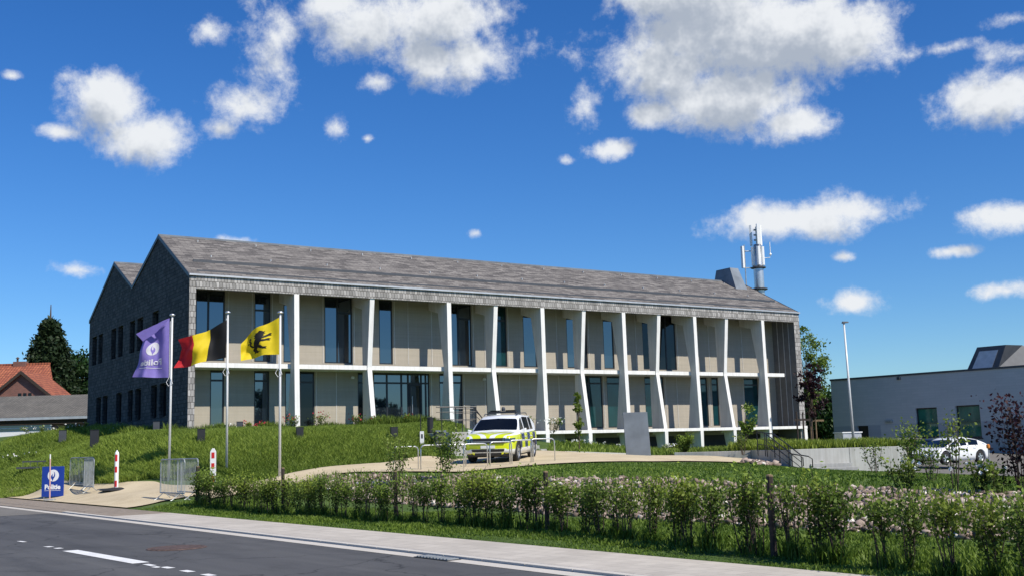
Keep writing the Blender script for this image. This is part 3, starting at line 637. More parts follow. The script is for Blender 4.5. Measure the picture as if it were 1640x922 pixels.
# entrance door leaf inside the glazed front
b = MB(); b.box((13.35,2.10,2.8),(13.43,2.148,5.3)); b.box((14.07,2.10,2.8),(14.15,2.148,5.3)); b.box((13.43,2.10,5.2),(14.07,2.148,5.3)); b.box((13.43,2.10,2.8),(14.07,2.148,2.95))
dr = b.build('door', 'dark_frame', BO)
b = MB(); b.tube([(13.5,2.04,3.6),(13.5,2.04,4.6)], .018); b.tube([(13.5,2.04,3.7),(13.5,2.12,3.7)], .012); b.tube([(13.5,2.04,4.5),(13.5,2.12,4.5)], .012); b.build('handle', 'steel', dr)
for s, z0, z1 in [(2.7,6.42,10.04),(2.7,2.9,5.9),(3.98,6.42,10.04),(5.1,6.42,10.04),(8.02,6.42,10.04),(9.9,6.42,10.04),(12.42,6.42,10.04),(13.3,6.42,10.04),(14.85,6.42,10.04),(7.63,2.9,5.9),(8.8,2.9,5.9),(14.78,2.9,5.9),(16.98,2.9,5.9),(18.45,2.9,5.9),
                  (17.7,6.42,10.04),(18.5,6.42,10.04),(20.2,6.42,10.04),(23.85,6.42,10.04),(20.93,2.6,5.9),(23.9,2.6,5.9),(26.38,6.42,10.04),(30.3,6.42,10.04),(33.95,6.42,10.04),(36.85,6.42,10.04),(40.05,6.42,10.04),(19.5,2.6,5.9),(27.45,2.6,5.9),(32.7,2.6,5.9),(33.72,2.6,5.9),(36.7,2.6,5.9),(39.95,2.6,5.9),(42.5,2.6,5.9),(42.3,6.42,10.04)]:
    b = MB(); b.box((s,2.075,z0),(s+.028,2.098,z1)); b.build('panel_joint', 'joint', BO)
# floors seen edge-on
b = MB(); b.box((.33,.45,5.93),(42.45,2.098,6.17)); b.build('balcony_slab', 'concrete_white', BO, bevel=.01)
b = MB(); b.box((14.9,-.19,2.27),(43.75,2.098,2.46)); b.build('plinth_slab', 'concrete_white', BO, bevel=.01)
b = MB(); b.box((.36,.50,6.172),(42.4,2.07,6.184)); b.build('bounce_absorber', 'soffit', BO)  # added dark sheet, unseen from below, keeps sun bounce off the upper wall
b = MB(); b.box((14.95,-.1,2.462),(43.2,2.07,2.474)); b.build('bounce_absorber', 'soffit', BO)  # same added sheet on the plinth, absorbs sun bounced onto the lower wall
# slanted columns: one fin each, even ones bow out, odd ones are kinked at the floor
def column(sc, odd, zb):
    h = .135; sb_ = sc+(.06)
    if odd: prof = [(0,9.788),(.29,9.788),(.29,10.055),(2.09,10.055),(2.09,9.6),(1.03,9.31),(1.03,zb if zb > 2.4 else 2.465),(.0,2.465 if zb < 2.4 else zb),(-.02,3.0),(.42,6.17),(.42,5.95)]
    if odd:
        prof = [(0,9.788),(.29,9.788),(.29,10.055),(2.09,10.055),(2.09,9.6),(1.03,9.31),(1.0,6.1),(1.0,2.1),(-.205,2.1),(.40,6.05)]
    else:
        prof = [(-.055,9.788),(.29,9.788),(.29,10.055),(2.09,10.055),(2.09,9.6),(1.0,9.31),(.42,6.1),(.96,2.1),(-.205,2.1),(-.08,6.05)]
    b = MB(); P = [np.array((sc-h, w, z)) for w, z in prof]
    n = len(P); fr = [(n-1, 0), (n-2, n-1)]
    b.prism(P, (2*h, 0, 0))
    mi = []
    me_f = b.f
    for k, f_ in enumerate(b.f):
        vs = [np.array(b.v[i]) for i in f_]
        nrm = np.cross(vs[1]-vs[0], vs[2]-vs[0]); nrm /= np.linalg.norm(nrm)+1e-9
        b.m[k] = 0 if len(f_) == 4 and abs(nrm[0]) < .1 and min(v_[1] for v_ in vs) < .41 and max(v_[1] for v_ in vs) < .43 and abs(nrm[2]) < .6 else 1
    b.build('column', ['concrete_white', 'concrete_side'], BO)
    if zb < 2.0:
        b = MB(); c0 = sc+.02
        b.hexa([(c0-.11,-.17,zb),(c0+.11,-.17,zb),(c0+.11,.5,zb),(c0-.11,.5,zb),(sc-h,-.21,2.268),(sc+h,-.21,2.268),(sc+h,.75,2.268),(sc-h,.75,2.268)])
        b.build('column_foot', 'concrete_white', BO)
for sc, odd, zb in [(5.62,0,2.1),(10.02,1,2.1),(14.82,0,2.1),(18.03,1,2.1),(21.32,0,1.0),(24.5,1,.8),(27.6,0,.7),(30.6,1,.7),(33.67,0,.7),(36.65,1,.7),(40.05,0,.8),(43.5,0,.9)]:
    if sc > 43:
        b = MB(); b.box((43.4,-.18,.7),(43.72,.3,2.268)); b.build('column_foot', 'concrete_white', BO)
    else: column(sc, odd, zb)
# wall lamps / cameras
for s in (9.75, 18.35):
    b = MB(); b.lathe([(.10,0),(.11,.05),(.09,.12),(.03,.15)], (s,1.98,5.55), 10); b.box((s-.03,2.0,5.6),(s+.03,2.098,5.66)); b.build('wall_camera', 'white_paint', BO, smooth=True)
# roof ventilation box
b = MB(); b.hexa([(41.75,3.85,12.2),(43.0,3.85,12.2),(43.0,6.6,12.2),(41.75,6.6,12.2),(42.0,4.75,14.35),(42.85,4.75,14.35),(42.85,6.2,14.35),(42.0,6.2,14.35)]); b.build('vent_housing', 'slate', BO)
b = MB(); b.box((20,11.5,11.0),(21.4,12.9,12.6)); 
# dark ladder panel in the valley
b = MB()
for k in range(4): b.hexa([(7+k*.5,10.2,11.55),(7.3+k*.5,10.2,11.55),(7.3+k*.5,13.9,13.1),(7+k*.5,13.9,13.1),(7+k*.5,10.2,11.75),(7.3+k*.5,10.2,11.75),(7.3+k*.5,13.9,13.3),(7+k*.5,13.9,13.3)])
b.build('roof_panel', 'dark_zinc', BO)
# ------------------------------------------------------------------ antenna mast
mp = bw(45.7, 5.4); mp[2] = g1(mp[0], mp[1])
AM = thing('antenna_mast', 'galvanised telecom mast with white antenna panels beyond the roof end', 'antenna mast', mp, PSI)
H0 = -mp[2]
b = MB(); b.tube([(0,0,0),(0,0,14.7+H0),(0,0,16.5+H0)], [.40,.38,.26], 14); b.build('pole', 'steel', AM, smooth=True)
b = MB(); b.lathe([(.5,0),(.62,.04),(.62,.12),(.5,.16)], (0,0,12.95+H0), 14); b.build('flange', 'dark_zinc', AM)
b = MB(); b.lathe([(.42,0),(.58,.05),(.58,.12),(.42,.2)], (0,0,14.6+H0), 14); b.build('flange', 'dark_zinc', AM)
for k in range(5):
    a = k*2*pi/5+.3; b = MB(); c = np.array([cos(a)*.52, sin(a)*.52, 0])
    b.tube([c*.72+(0,0,14.85+H0), c*.72+(0,0,16.3+H0)], .15, 8); b.build('antenna_panel', 'white_paint', AM)
for k in range(3):
    a = k*2*pi/3+2.2; b = MB(); c = np.array([cos(a)*.5, sin(a)*.5, 0]); t_ = np.array([-sin(a), cos(a), 0])*.16; r_ = np.array([cos(a), sin(a), 0])*.10
    q_ = [c-t_-r_, c+t_-r_, c+t_+r_, c-t_+r_]; b.hexa([p*.85+(0,0,16.45+H0) for p in q_]+[p*.85+(0,0,18.05+H0) for p in q_]); b.build('antenna_panel', 'white_paint', AM)
b = MB(); b.tube([(0,0,16.4+H0),(0,0,17.9+H0)], .06); 
for z in (16.8, 17.2, 17.6): b.lathe([(.05,0),(.22,.02),(.22,.1),(.05,.12)], (0,0,z+H0), 8)
b.build('bracket', 'galv', AM)
lx = np.array([cos(-PSI)*-1, sin(-PSI)*-1, 0])        # towards screen left in local axes
b = MB(); b.tube([lx*1.0+(0,0,12+H0), lx*1.0+(0,0,16.5+H0)], .04, 6); b.tube([(0,0,14.7+H0), lx*1.0+(0,0,14.7+H0)], .04, 6); b.tube([(0,0,16.0+H0), lx*1.0+(0,0,16.0+H0)], .04, 6); b.build('bracket', 'galv', AM)
b = MB(); c = lx*1.15; b.box((c[0]-.10,c[1]-.10,14.7+H0),(c[0]+.08,c[1]+.10,16.4+H0)); b.build('antenna_panel', 'white_paint', AM)
b = MB(); b.tube([(0,0,15.4+H0), -lx*.95+(0,0,15.45+H0), -lx*1.0+(0,0,15.6+H0), -lx*1.0+(0,0,16.7+H0)], .03, 6); b.lathe([(.05,0),(.1,.1),(.05,.2)], (-lx[0]*1.0,-lx[1]*1.0,15.6+H0), 8); b.build('whip_antenna', 'white_paint', AM)
# ------------------------------------------------------------------ entrance stairs and railings
st0 = og(725, 736, 44.5); dirv = V2; dd = np.array([dirv[0], dirv[1], 0]); sd_ = np.array([U2[0], U2[1], 0])
ST = thing('entrance_stairs', 'low concrete steps climbing from the gravel to the entrance', 'stairs', (0,0,0))
LZ = 2.26
wa, wb = at(709,0,45.9), at(797,0,46.9); wa[2] = wb[2] = .8; back = np.array([V2[0], V2[1], 0])
b = MB(); p = [wa, wb, wb+back*5.5, wa+back*4.5]; p = [np.array([q[0], q[1], .8]) for q in p]; b.hexa(p+[q+(0,0,LZ-.8) for q in p]); b.build('landing', 'wallconc', ST, bevel=.015)
sx = (wb-wa); sx = sx/np.linalg.norm(sx)
for k in range(6):
    b = MB(); zt = LZ-(k+1)*.16; o1 = wb+sx*(.02+k*.34); o2 = wb+sx*(.02+(k+1)*.34-.004); p = [o1, o2, o2+back*2.2, o1+back*2.2]; p = [np.array([q[0], q[1], .6]) for q in p]
    b.hexa(p+[q+(0,0,zt-.6) for q in p]); b.build('step', 'wallconc', ST)
def railing(name, label, pts, posts, h=1.0, mat='black_steel', mids=(.5,)):
    R_ = thing(name, label, 'railing', pts[0]); o = np.array(pts[0])
    b = MB(); b.tube([np.array(p)-o+(0,0,h) for p in pts], .025, 8)
    for m_ in mids: b.tube([np.array(p)-o+(0,0,h*m_) for p in pts], .015, 6)
    b.build('handrail', mat, R_)
    for p in posts:
        b = MB(); b.tube([np.array(p)-o, np.array(p)-o+(0,0,h)], .022, 6); b.build('post', mat, R_)
    return R_
lz = LZ
e = lambda x, dz=0, db=.15: (lambda q: np.array([q[0], q[1], lz+dz])+back*db)(wa+(wb-wa)*((x-709)/88))
railing('railing', 'dark railing standing on the pale concrete landing wall left of the police car', [e(690), e(750)], [e(x) for x in (698,719,734,749)], 1.05, mids=(.5,.8))
railing('railing', 'dark railing at the back of the landing before the kinked column', [e(752,0,2.2), e(783,0,2.2), e(796,-.35,2.2)], [e(x,0,2.2) for x in (766,783)], 1.05, mids=(.5,.8))
railing('railing', 'dark sloping handrail going down beside the police car windscreen', [e(749,0,.3), e(775,-1.0,.3)], [e(751,0,.3), e(775,-1.0,.3)], 1.05)
b = MB(); o_ = e(699,0,1.2); BN = thing('litter_bin', 'black litter bin on the entrance landing behind the railing', 'bin', o_); b.lathe([(.12,0),(.13,.04),(.13,.58),(.14,.6)], k=12); b.build('body', 'black_steel', BN); b = MB(); b.lathe([(.14,.605),(.14,.64),(.07,.67)], k=12); b.build('lid', 'black_steel', BN)
# ------------------------------------------------------------------ retaining walls and planting bed on the right
bedp = [(1080,731,50.5),(1203,731,49.5),(1268,749,45.5),(1455,754,46.5)]
BD = thing('retaining_wall', 'low grey concrete retaining wall holding the grass bed on the right', 'wall', (0,0,0))
TOPZ = [.98+.12, 1.12, 1.14, 1.16]
pts = [at(*p) for p in bedp]
tops = [1.12, 1.14, 1.16, 1.14]
for i in range(3):
    a, c = pts[i].copy(), pts[i+1].copy(); d = (c-a)[:2]; d /= np.linalg.norm(d); nrm = np.array([-d[1], d[0], 0])*.22
    if nrm[1] < 0: nrm = -nrm
    a[2] = c[2] = -.4; L_ = np.linalg.norm((c-a)[:2]); k = max(1, int(round(L_/2.6)))
    b = MB()
    for j in range(k):
        p = a+(c-a)*j/k+np.array([*d,0])*.008; q = a+(c-a)*(j+1)/k-np.array([*d,0])*.008
        zt0 = tops[i]; 
        b.hexa([p, q, q+nrm, p+nrm]+[x+(0,0,zt0+.4) for x in (p, q, q+nrm, p+nrm)])
    b.build('wall_section', 'wallconc', BD, bevel=.012)
bed_poly = [pts[0], pts[1], pts[2], pts[3], at(1455,712,60), bw(44.5,-1.2), bw(27,-1.6)]
bed_poly = [np.array([p[0], p[1], 1.02]) for p in bed_poly]
off = np.array([0, .12, 0])
b = MB(); P = [p+off*(1 if i < 4 else 0) for i, p in enumerate(bed_poly)]; b.add(P+[p-(0,0,1.2) for p in P], [tuple(range(len(P)))]+[(i, (i+1) % len(P), (i+1) % len(P)+len(P), i+len(P)) for i in range(len(P))])
tag(b.build('planting_bed', 'soil'), kind='structure')
gp = [at(1168,731,51), pts[1]+(0,.4,0), pts[2]+(0,.4,0), pts[3]+(0,.4,0), pts[3]+(0,4,0), pts[2]+(1,5,0), bw(38,-1.6)]
X, Y = scatter(gp, 22000); nz = lf_noise(X, Y, 1.1, 12)
o = blades('bed_grass', X, Y, .42*(1+.4*nz), .05, 'mound_blade', lean=.6, z=np.full(len(X), 1.0), tbias=.45+.5*nz); o['label'] = 'ornamental grass filling the bed above the concrete wall'
fb = [bw(21,-1.3), bw(44,-1.3), pts[1]+(0,.5,0), pts[0]+(0,.5,0), at(1040,728.5,50), at(940,725.5,48), at(850,723,46.5), at(850,0,49)]
X, Y = scatter(fb, 9000); nz = lf_noise(X, Y, 1.1, 13); hz = gz(X, Y); inb = inpoly(X, Y, bed_poly); hz = np.where(inb, 1.0, hz-.02)
o = blades('bed_grass', X, Y, .22*(1+.8*nz), .05, 'mound_blade', lean=.7, z=hz, tbias=.3+.5*nz); o['label'] = 'low green planting between the white columns and the gravel'
# pale kerb edging between flower bed and gravel
b = MB(); e0 = og(905,723,47.6); e1 = og(1040,729.5,49.6); ev = e1-e0; 
b.hexa([e0-(0,0,.1), e1-(0,0,.1), e1+(0,.12,-.1), e0+(0,.12,-.1), e0+(0,0,.1), e1+(0,0,.1), e1+(0,.12,.1), e0+(0,.12,.1)]); tag(b.build('bed_kerb', 'kerb'), kind='structure')
# steps + handrail by the wall
hr = lambda x, y, d: at(x, y, d)
r0 = [hr(1228,724,48.8), hr(1262,748,46.0), hr(1290,752,44.6)]
GS = thing('garden_stairs', 'short concrete garden steps beside the grey retaining wall', 'stairs', (0,0,0)); b = MB()
for k in range(5):
    p = at(1232+k*8, 0, 48.0-k*.75); zt = 1.0-(k+1)*.15
    b.box((p[0]-.2,p[1]-.9,-.2),(p[0]+1.5,p[1]-.3,zt))
b.build('steps', 'wallconc', GS)
for j, lab in enumerate(('black pipe handrail nearest the white stones by the garden steps','black pipe handrail against the grey wall by the garden steps')):
    o0 = j*15; A0 = at(1212+o0, 691+j*2, 47.3); A = at(1224+o0, 692+j*2, 47.0); B_ = at(1268+o0, 726+j*2, 44.6); D_ = at(1280+o0, 728+j*2, 44.2)
    R_ = thing('handrail', lab, 'handrail', A); o = A.copy(); dn = lambda q, h: np.array(q)-o-(0,0,h)
    b = MB(); b.tube([dn(A0,0), dn(A,0), dn(B_,0), dn(D_,0), dn(D_+(.14,0,0),.10), dn(D_+(.14,0,0),.42), dn(D_,.52), dn(B_,.50)], .024, 8); b.build('rail', 'black_steel', R_)
    for h in (.28, .52): b = MB(); b.tube([dn(A0,h), dn(A,h), dn(B_,h)], .015, 6); b.build('rail', 'black_steel', R_)
    for q, L_ in ((A0,1.0),(A,1.0),(A+(B_-A)*.55,1.0),(B_,.95)):
        b = MB(); b.tube([dn(q,0), dn(q,L_)], .022, 6); b.build('post', 'black_steel', R_)
sp_ = [at(1188,744,43.5), at(1198,737,46), at(1215,737,46), at(1232,742,44.8), at(1248,748,43.6), at(1215,750,42.6)]
rockfield('stone_pile', [(p[0], p[1]) for p in sp_], 160, .08, .2, 21, 'heap of pale rough stones at the end of the gravel')
# ------------------------------------------------------------------ plants
def leafcloud(Pts, size, seed, mat, name, parent, tint=None, up=.3, elong=1.6):
    r = np.random.default_rng(seed); n = len(Pts)
    a = r.normal(0, 1, (n, 3)); a[:, 2] += up; a /= np.linalg.norm(a, axis=1)[:, None]
    b_ = np.cross(a, r.normal(0, 1, (n, 3))); b_ /= np.linalg.norm(b_, axis=1)[:, None]+1e-9
    s = size*(r.uniform(.6, 1.3, (n, 1)))
    V = np.stack([Pts, Pts+a*s*elong*.5+b_*s*.5, Pts+a*s*elong, Pts+a*s*elong*.5-b_*s*.5], 1).reshape(-1, 3)
    k = np.arange(n)*4; Fq = np.stack([k, k+1, k+2, k+3], -1)
    tv = r.uniform(0, 1, n) if tint is None else np.clip(tint+r.uniform(-.25, .25, n), 0, 1)
    return npmesh(name, V, Fq, mat, parent=parent, tint=np.repeat(tv, 4))
def shrub(name, label, cat, loc, seed, h=1.15, rad=.28, stems=6, nl=1300, leaf=.036, mat='hedge_leaf', group=None, low=.3, stemmat='darkwood', topw=1.0):
    r = np.random.default_rng(seed); T = thing(name, label, cat, loc, 0, group); b = MB(); P = []
    for k in range(stems):
        a = r.uniform(0, 2*pi); d = r.uniform(.15, 1)*rad; top = np.array([cos(a)*d, sin(a)*d, h*r.uniform(.78, 1.02)]); mid = np.array([cos(a)*d*.75, sin(a)*d*.75, h*.5])+r.normal(0, .03, 3)
        base = np.array([cos(a)*.05, sin(a)*.05, -.05]); b.tube([base, base*.5+mid*.5+r.normal(0,.015,3), mid, top], [.011,.009,.007,.003], 5)
        m_ = nl//stems
        f = low+(1-low)*r.uniform(0, 1, m_)**(.62); 
        ctr = np.where(f[:, None] < .5, base+(mid-base)*(f[:, None]*2), mid+(top-mid)*((f[:, None]-.5)*2))
        sp = (.028+.085*f*topw)*(h/1.0)
        P.append(ctr+r.normal(0, 1, (m_, 3))*sp[:, None]*np.array([1, 1, .75]))
        for q in range(3):
            f0 = r.uniform(.35, .85); c0 = base+(mid-base)*f0*2 if f0 < .5 else mid+(top-mid)*(f0-.5)*2; b.tube([c0, c0+r.normal(0, .09, 3)+(0,0,.12)], [.005,.002], 4)
    b.build('stems', stemmat, T, uv=False); P = np.concatenate(P)
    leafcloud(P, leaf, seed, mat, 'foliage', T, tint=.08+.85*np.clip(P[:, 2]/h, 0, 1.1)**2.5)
    return T
POST = [(316,812,745),(453,822,747),(634,835,752),(877,850,752),(1240,887,757)]
PP = []
for x, yb, yt in POST:
    p = flat(x, yb, .10); p2 = at(x, yt, p[1]); PP.append((p, p2[2]-.1))
pl = ['squat dark corner post at the left end of the hedge, beside the barriers','second hedge post from the left, pale topped, behind the yellow flag pole','thin dark post in the hedge under the tall light green shrub','brown hedge post standing in front of the gravel and lawn','brown wooden hedge post nearest the camera, at the right']
for i, (p, h) in enumerate(PP):
    T = thing('hedge_post', pl[i], 'post', (p[0], p[1], .06), i*.7, 'posts along the young hedge'); b = MB(); b.tube([(0,0,0),(.005,0,h*.6),(0,.005,h)], [.06 if i == 0 else .045]*3, 8); b.build('shaft', 'darkwood', T, uv=False)
    b = MB(); b.lathe([(.047,0),(.046,.02),(.02,.03)], (0,.005,h-.002), 8); b.build('cut_top', 'stake', T)
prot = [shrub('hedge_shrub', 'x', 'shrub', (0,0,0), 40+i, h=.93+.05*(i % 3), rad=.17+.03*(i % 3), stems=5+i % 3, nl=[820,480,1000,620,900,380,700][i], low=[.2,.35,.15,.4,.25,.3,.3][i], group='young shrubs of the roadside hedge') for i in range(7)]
seg_l = ['young hedge shrub between the corner post and the second hedge post','young hedge shrub between the yellow flag pole and the post under the tall light shrub','young hedge shrub between the third post and the post in front of the lawn','young hedge shrub between the lawn post and the nearest wooden post','young hedge shrub right of the nearest wooden post']
hp = [p for p, h in PP]; ends = [hp[0], hp[1], hp[2], hp[3], hp[4], hp[4]+(hp[4]-hp[3])*.95]
rr = random.Random(8); cnt = 0; FEET = []
for i in range(5):
    a, c = ends[i], ends[i+1]; Ld = float(np.linalg.norm((c-a)[:2])); k = int(Ld/.47)
    for j in range(k):
        f = (j+.5+rr.uniform(-.2,.2))/k; q = a+(c-a)*f; z = g1(q[0], q[1]); sc = rr.uniform(.86,1.06)
        if i == 1: sc *= .93
        hz = 1.02 if i < 3 else 1.0
        o = prot[cnt] if cnt < 7 else None
        loc = (q[0]+rr.uniform(-.05,.05), q[1]+rr.uniform(-.06,.06), z)
        if cnt < 7:
            o.location = loc; o.rotation_euler = (0,0,rr.uniform(0,6.28)); o.scale = (sc,sc,sc*hz); o['label'] = seg_l[i]
        else: dup(prot[rr.randrange(7)], loc, rr.uniform(0,6.28), seg_l[i], (sc*rr.uniform(.85,1.2),sc,sc*hz))
        cnt += 1; FEET.append((loc[0], loc[1]))
# dark grass clumps at the shrub feet are part of the verge
X = []; Y = []
for fx, fy in FEET:
    m_ = rr.choice((60, 130, 240)); X.append(fx+rng.normal(0, .075, m_)); Y.append(fy+rng.normal(0, .075, m_))
X = np.concatenate(X); Y = np.concatenate(Y); nz = lf_noise(X, Y, .25, 31)
o = blades('foot_grass', X, Y, .20*(1+.9*nz), .018, 'lawn_blade', lean=.6, tbias=.0+.2*nz); o['label'] = 'dark longer grass round the feet of the hedge shrubs'
for (x, y, d, h, rad, mat, nl, lab, leaf) in [
    (637,775,33.5,1.45,.38,'light_leaf',900,'tall pale green shrub rising above the hedge near the left bicycle rack',.05),
    (710,775,33,1.5,.5,'light_leaf',1100,'wide pale green shrub rising above the hedge left of the police car',.05),
    (1402,760,36,1.05,.55,'hedge_leaf',260,'sparse twiggy shrub in front of the grey retaining wall',.05),
    (1462,775,26,1.3,.33,'light_leaf',800,'bushy light green shrub at the right end of the retaining wall',.045),
    (1530,790,22,1.55,.16,'light_leaf',330,'slender light green sapling in front of the white car',.045),
    (1492,780,25,.85,.3,'light_leaf',420,'small light green shrub in front of the white car bonnet',.04),
    (1190,722,49,.9,.35,'hedge_leaf',220,'thin shrub beside the black handrails',.06),
    (1092,722,51,.85,.5,'hedge_leaf',1300,'rounded green bush in front of the columns, right of the grey slab',.06)]:
    p = og(x, y, d)
    if lab.startswith('thin') or lab.startswith('rounded'): p[2] = 1.0
    top = at(x, y, d)
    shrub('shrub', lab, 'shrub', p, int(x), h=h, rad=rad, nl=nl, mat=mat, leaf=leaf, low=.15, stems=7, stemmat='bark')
def tree(name, label, loc, seed, h, tr, cr, cz, mat, nclump=60, npc=120, leaf=.1, barkm='bark', group=None, conical=False, sparse=0, limbs=10, clr=.22):
    r = np.random.default_rng(seed); T = thing(name, label, 'tree', loc, 0, group); b = MB()
    b.tube([(0,0,-.2),(r.normal(0,.02*h),r.normal(0,.02*h),h*.4),(0,0,h*.75),(0,0,h*.95)], [tr,tr*.75,tr*.4,tr*.1], 8)
    P = []; tn = []
    for k in range(nclump):
        a = r.uniform(0, 2*pi)
        if conical:
            f = r.uniform(0, 1)**.8; z = cz[0]+(cz[1]-cz[0])*f; rr_ = cr*(1-f)**.75*r.uniform(.55, 1)+.1
            c = np.array([cos(a)*rr_, sin(a)*rr_, z]); cs = cr*.2*(1-.55*f)
        else:
            d = r.normal(0, 1, 3); d /= np.linalg.norm(d); q = r.uniform(.35, 1)**.6
            c = np.array([d[0]*cr*q, d[1]*cr*q, (cz[0]+cz[1])/2+d[2]*(cz[1]-cz[0])/2*q]); cs = cr*clr*r.uniform(.6, 1.3)
        if k < limbs:
            z0 = min(c[2]*.7, h*.6); b.tube([(0,0,z0), (c+np.array([0,0,z0]))*.5+r.normal(0,.03*h,3)*.5, c], [tr*.4,tr*.22,tr*.06], 5)
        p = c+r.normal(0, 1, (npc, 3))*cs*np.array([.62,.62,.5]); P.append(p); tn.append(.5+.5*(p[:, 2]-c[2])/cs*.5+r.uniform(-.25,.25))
    b.build('trunk', barkm, T, uv=False)
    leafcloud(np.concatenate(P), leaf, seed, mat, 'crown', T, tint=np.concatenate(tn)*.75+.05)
    return T
p = at(75, 690, 108); gl = g1(p[0], p[1])
tree('conifer_tree', 'tall dark conical conifer behind the orange roofed house', (p[0], p[1], gl), 1, 14.2-gl*0, .4, 3.6, (.8, 13.6-gl+1.5), 'conifer_leaf', 260, 160, .24, conical=True)
p = at(122, 690, 112); gl = g1(p[0], p[1])
tree('broadleaf_tree', 'dark green broadleaf tree between the conifer and the shingled gable', (p[0], p[1], gl), 2, 9.5, .35, 3.4, (1.0, 11.4-gl+.6), 'dark_leaf', 90, 190, .24)
p = at(1320, 700, 118); gl = g1(p[0], p[1])
tree('broadleaf_tree', 'low green tree behind the gap between both buildings', (p[0], p[1], gl), 3, 5.5, .3, 3.6, (.2, 5.4), 'dark_leaf', 70, 190, .22)
p = at(1295, 700, 122); gl = g1(p[0], p[1])
tree('broadleaf_tree', 'green tree half hidden by the right end of the shingled building', (p[0], p[1], gl), 33, 5.5, .3, 3.6, (.2, 5.0), 'dark_leaf', 70, 190, .22)
p = at(1300, 700, 84); gl = g1(p[0], p[1])
tree('feathery_tree', 'yellow green feathery tree rising behind the purple leaved tree', (p[0], p[1], gl), 4, 8.0, .10, 1.75, (2.8, 9.8), 'light_leaf', 44, 75, .13, clr=.20, limbs=30)
p = at(1303, 700, 62); gl = g1(p[0], p[1])
tree('purple_tree', 'young purple leaved tree tied between stakes at the building end', (p[0], p[1], gl), 5, 5.0, .05, .85, (2.3, 5.5), 'purple_leaf', 30, 42, .11, clr=.24)
for i, (x, d, m_, lab) in enumerate([(1278,60,'darkwood','dark tree stake nearest the end column'),(1288,60.6,'darkwood','dark tree stake right of the end column'),(1300,62.5,'stake','pale yellow tree stake under the purple leaved tree'),(1308,62,'stake','rightmost pale tree stake under the purple leaved tree')]):
    p = og(x, 700, d); T = thing('tree_stake', lab, 'stake', p, 0, 'stakes round the purple tree'); b = MB(); b.tube([(0,0,-.2),(0,0,3.1 if i > 1 else 2.7)], .045, 8); b.build('shaft', m_, T, uv=False)
    if i % 2 == 0:
        b = MB(); b.box((-.15,-.03,2.2),(.75,.0,2.3)); b.build('crossbar', m_, T, uv=False)
p = og(1636, 770, 20.5)
shrub('purple_shrub', 'dark purple leaved shrub at the right edge of the lawn', 'shrub', p, 90, h=1.8, rad=.36, stems=9, nl=900, leaf=.05, mat='purple_leaf', low=.12, topw=1.2)
for x, y, d, h, lab, mat, seed, rr_ in [(928,718,51,2.9,'slender sapling in front of the columns right of the police car','light_leaf',71,.22),(1197,718,53,2.6,'young bright green tree growing in the bed by the last columns','light_leaf',72,.45)]:
    p = og(x, y, d); p[2] = max(p[2], 1.0) if x > 1000 else p[2]
    tree('sapling', lab, p, seed, h*.95, .03, rr_, (h*.3, h), mat, 16, 40, .085, clr=.35, limbs=16)
# rose bushes and daisies by the facade
def flowerplant(i, p, h, rad, fl, nfl, lab):
    T = shrub('flowering_plant', lab, 'plant', p, 300+i, h=h, rad=rad, stems=5, nl=380, leaf=.05, mat='hedge_leaf', low=.05, group='flowers in the beds by the facade')
    r = np.random.default_rng(500+i); b = MB()
    for k in range(nfl):
        a = r.uniform(0, 6.28); d = rad*r.uniform(.2, 1.2); c = np.array([cos(a)*d, sin(a)*d, h*r.uniform(.65, 1.12)]); s = r.uniform(.03, .055)
        for q in range(3):
            n_ = r.normal(0, 1, 3); n_ /= np.linalg.norm(n_); t1 = np.cross(n_, (0,0,1.)); t1 /= np.linalg.norm(t1)+1e-9; t2 = np.cross(n_, t1)
            b.quad(c-t1*s, c-t2*s, c+t1*s, c+t2*s)
    b.build('blossom', fl, T, uv=False)
fi = 0
for s, w, h, rad, fl, nf, lab in [(1.6,-.7,.55,.5,'flower_white',16,'white flowering plant at the foot of the left facade panel'),(2.9,-.8,.6,.5,'flower_red',22,'red rose bush below the first ground floor window'),(3.6,-.6,.5,.35,'flower_red',12,'small red rose bush between the first two ground floor windows'),
    (5.0,-.8,.85,.4,'flower_red',14,'tall red rose bush left of the first white column'),(6.6,-.9,.95,.4,'flower_red',10,'tall red rose bush just right of the first white column'),(8.7,-.8,.75,.4,'flower_red',16,'crimson rose bush in front of the pale panel left of the entrance'),
    (9.7,-.9,.6,.35,'flower_red',8,'crimson rose bush left of the kinked column by the entrance'),(11.6,-1,.6,.3,'flower_red',7,'rose bush in front of the entrance glazing'),
    (17.0,-4.2,.9,.8,'flower_white',40,'white daisy clump between the entrance steps and the police car'),(18.6,-4.4,.8,.7,'flower_white',26,'white flowering clump under the kinked column behind the police car'),
    (22.4,-1.6,.45,.6,'flower_white',26,'white daisies at the foot of the column right of the police car'),(23.6,-1.6,.4,.6,'flower_white',24,'white daisies in front of the dark basement opening'),(25.6,-1.5,.4,.6,'flower_white',20,'white daisies just right of the kinked column foot'),(28.9,-2.3,.45,.5,'flower_white',24,'white daisies just right of the grey slab'),
    (30.0,-1.5,.4,.4,'flower_white',16,'white daisies at the base of a column beside the rounded bush')]:
    p = bw(s, w); p[2] = g1(p[0], p[1])-.03
    if inpoly(np.array([p[0]]), np.array([p[1]]), bed_poly)[0]: p[2] = 1.0
    if s in (17.0, 18.6): p[2] = LZ-.03
    flowerplant(fi, p, h, rad, fl, nf, lab); fi += 1
for x, y, d, nf, lab in [(225,695,62,30,'white daisies in the tall grass below the dark gable'),(60,712,66,26,'white daisies in the meadow before the white window'),(130,705,64,14,'few white daisies left of the dark gable corner'),(30,715,58,16,'white daisies at the far left of the meadow'),(190,693,62,10,'pale daisies under the gable windows')]:
    flowerplant(fi, og(x, y, d), .55, 1.2, 'flower_white', nf, lab); fi += 1
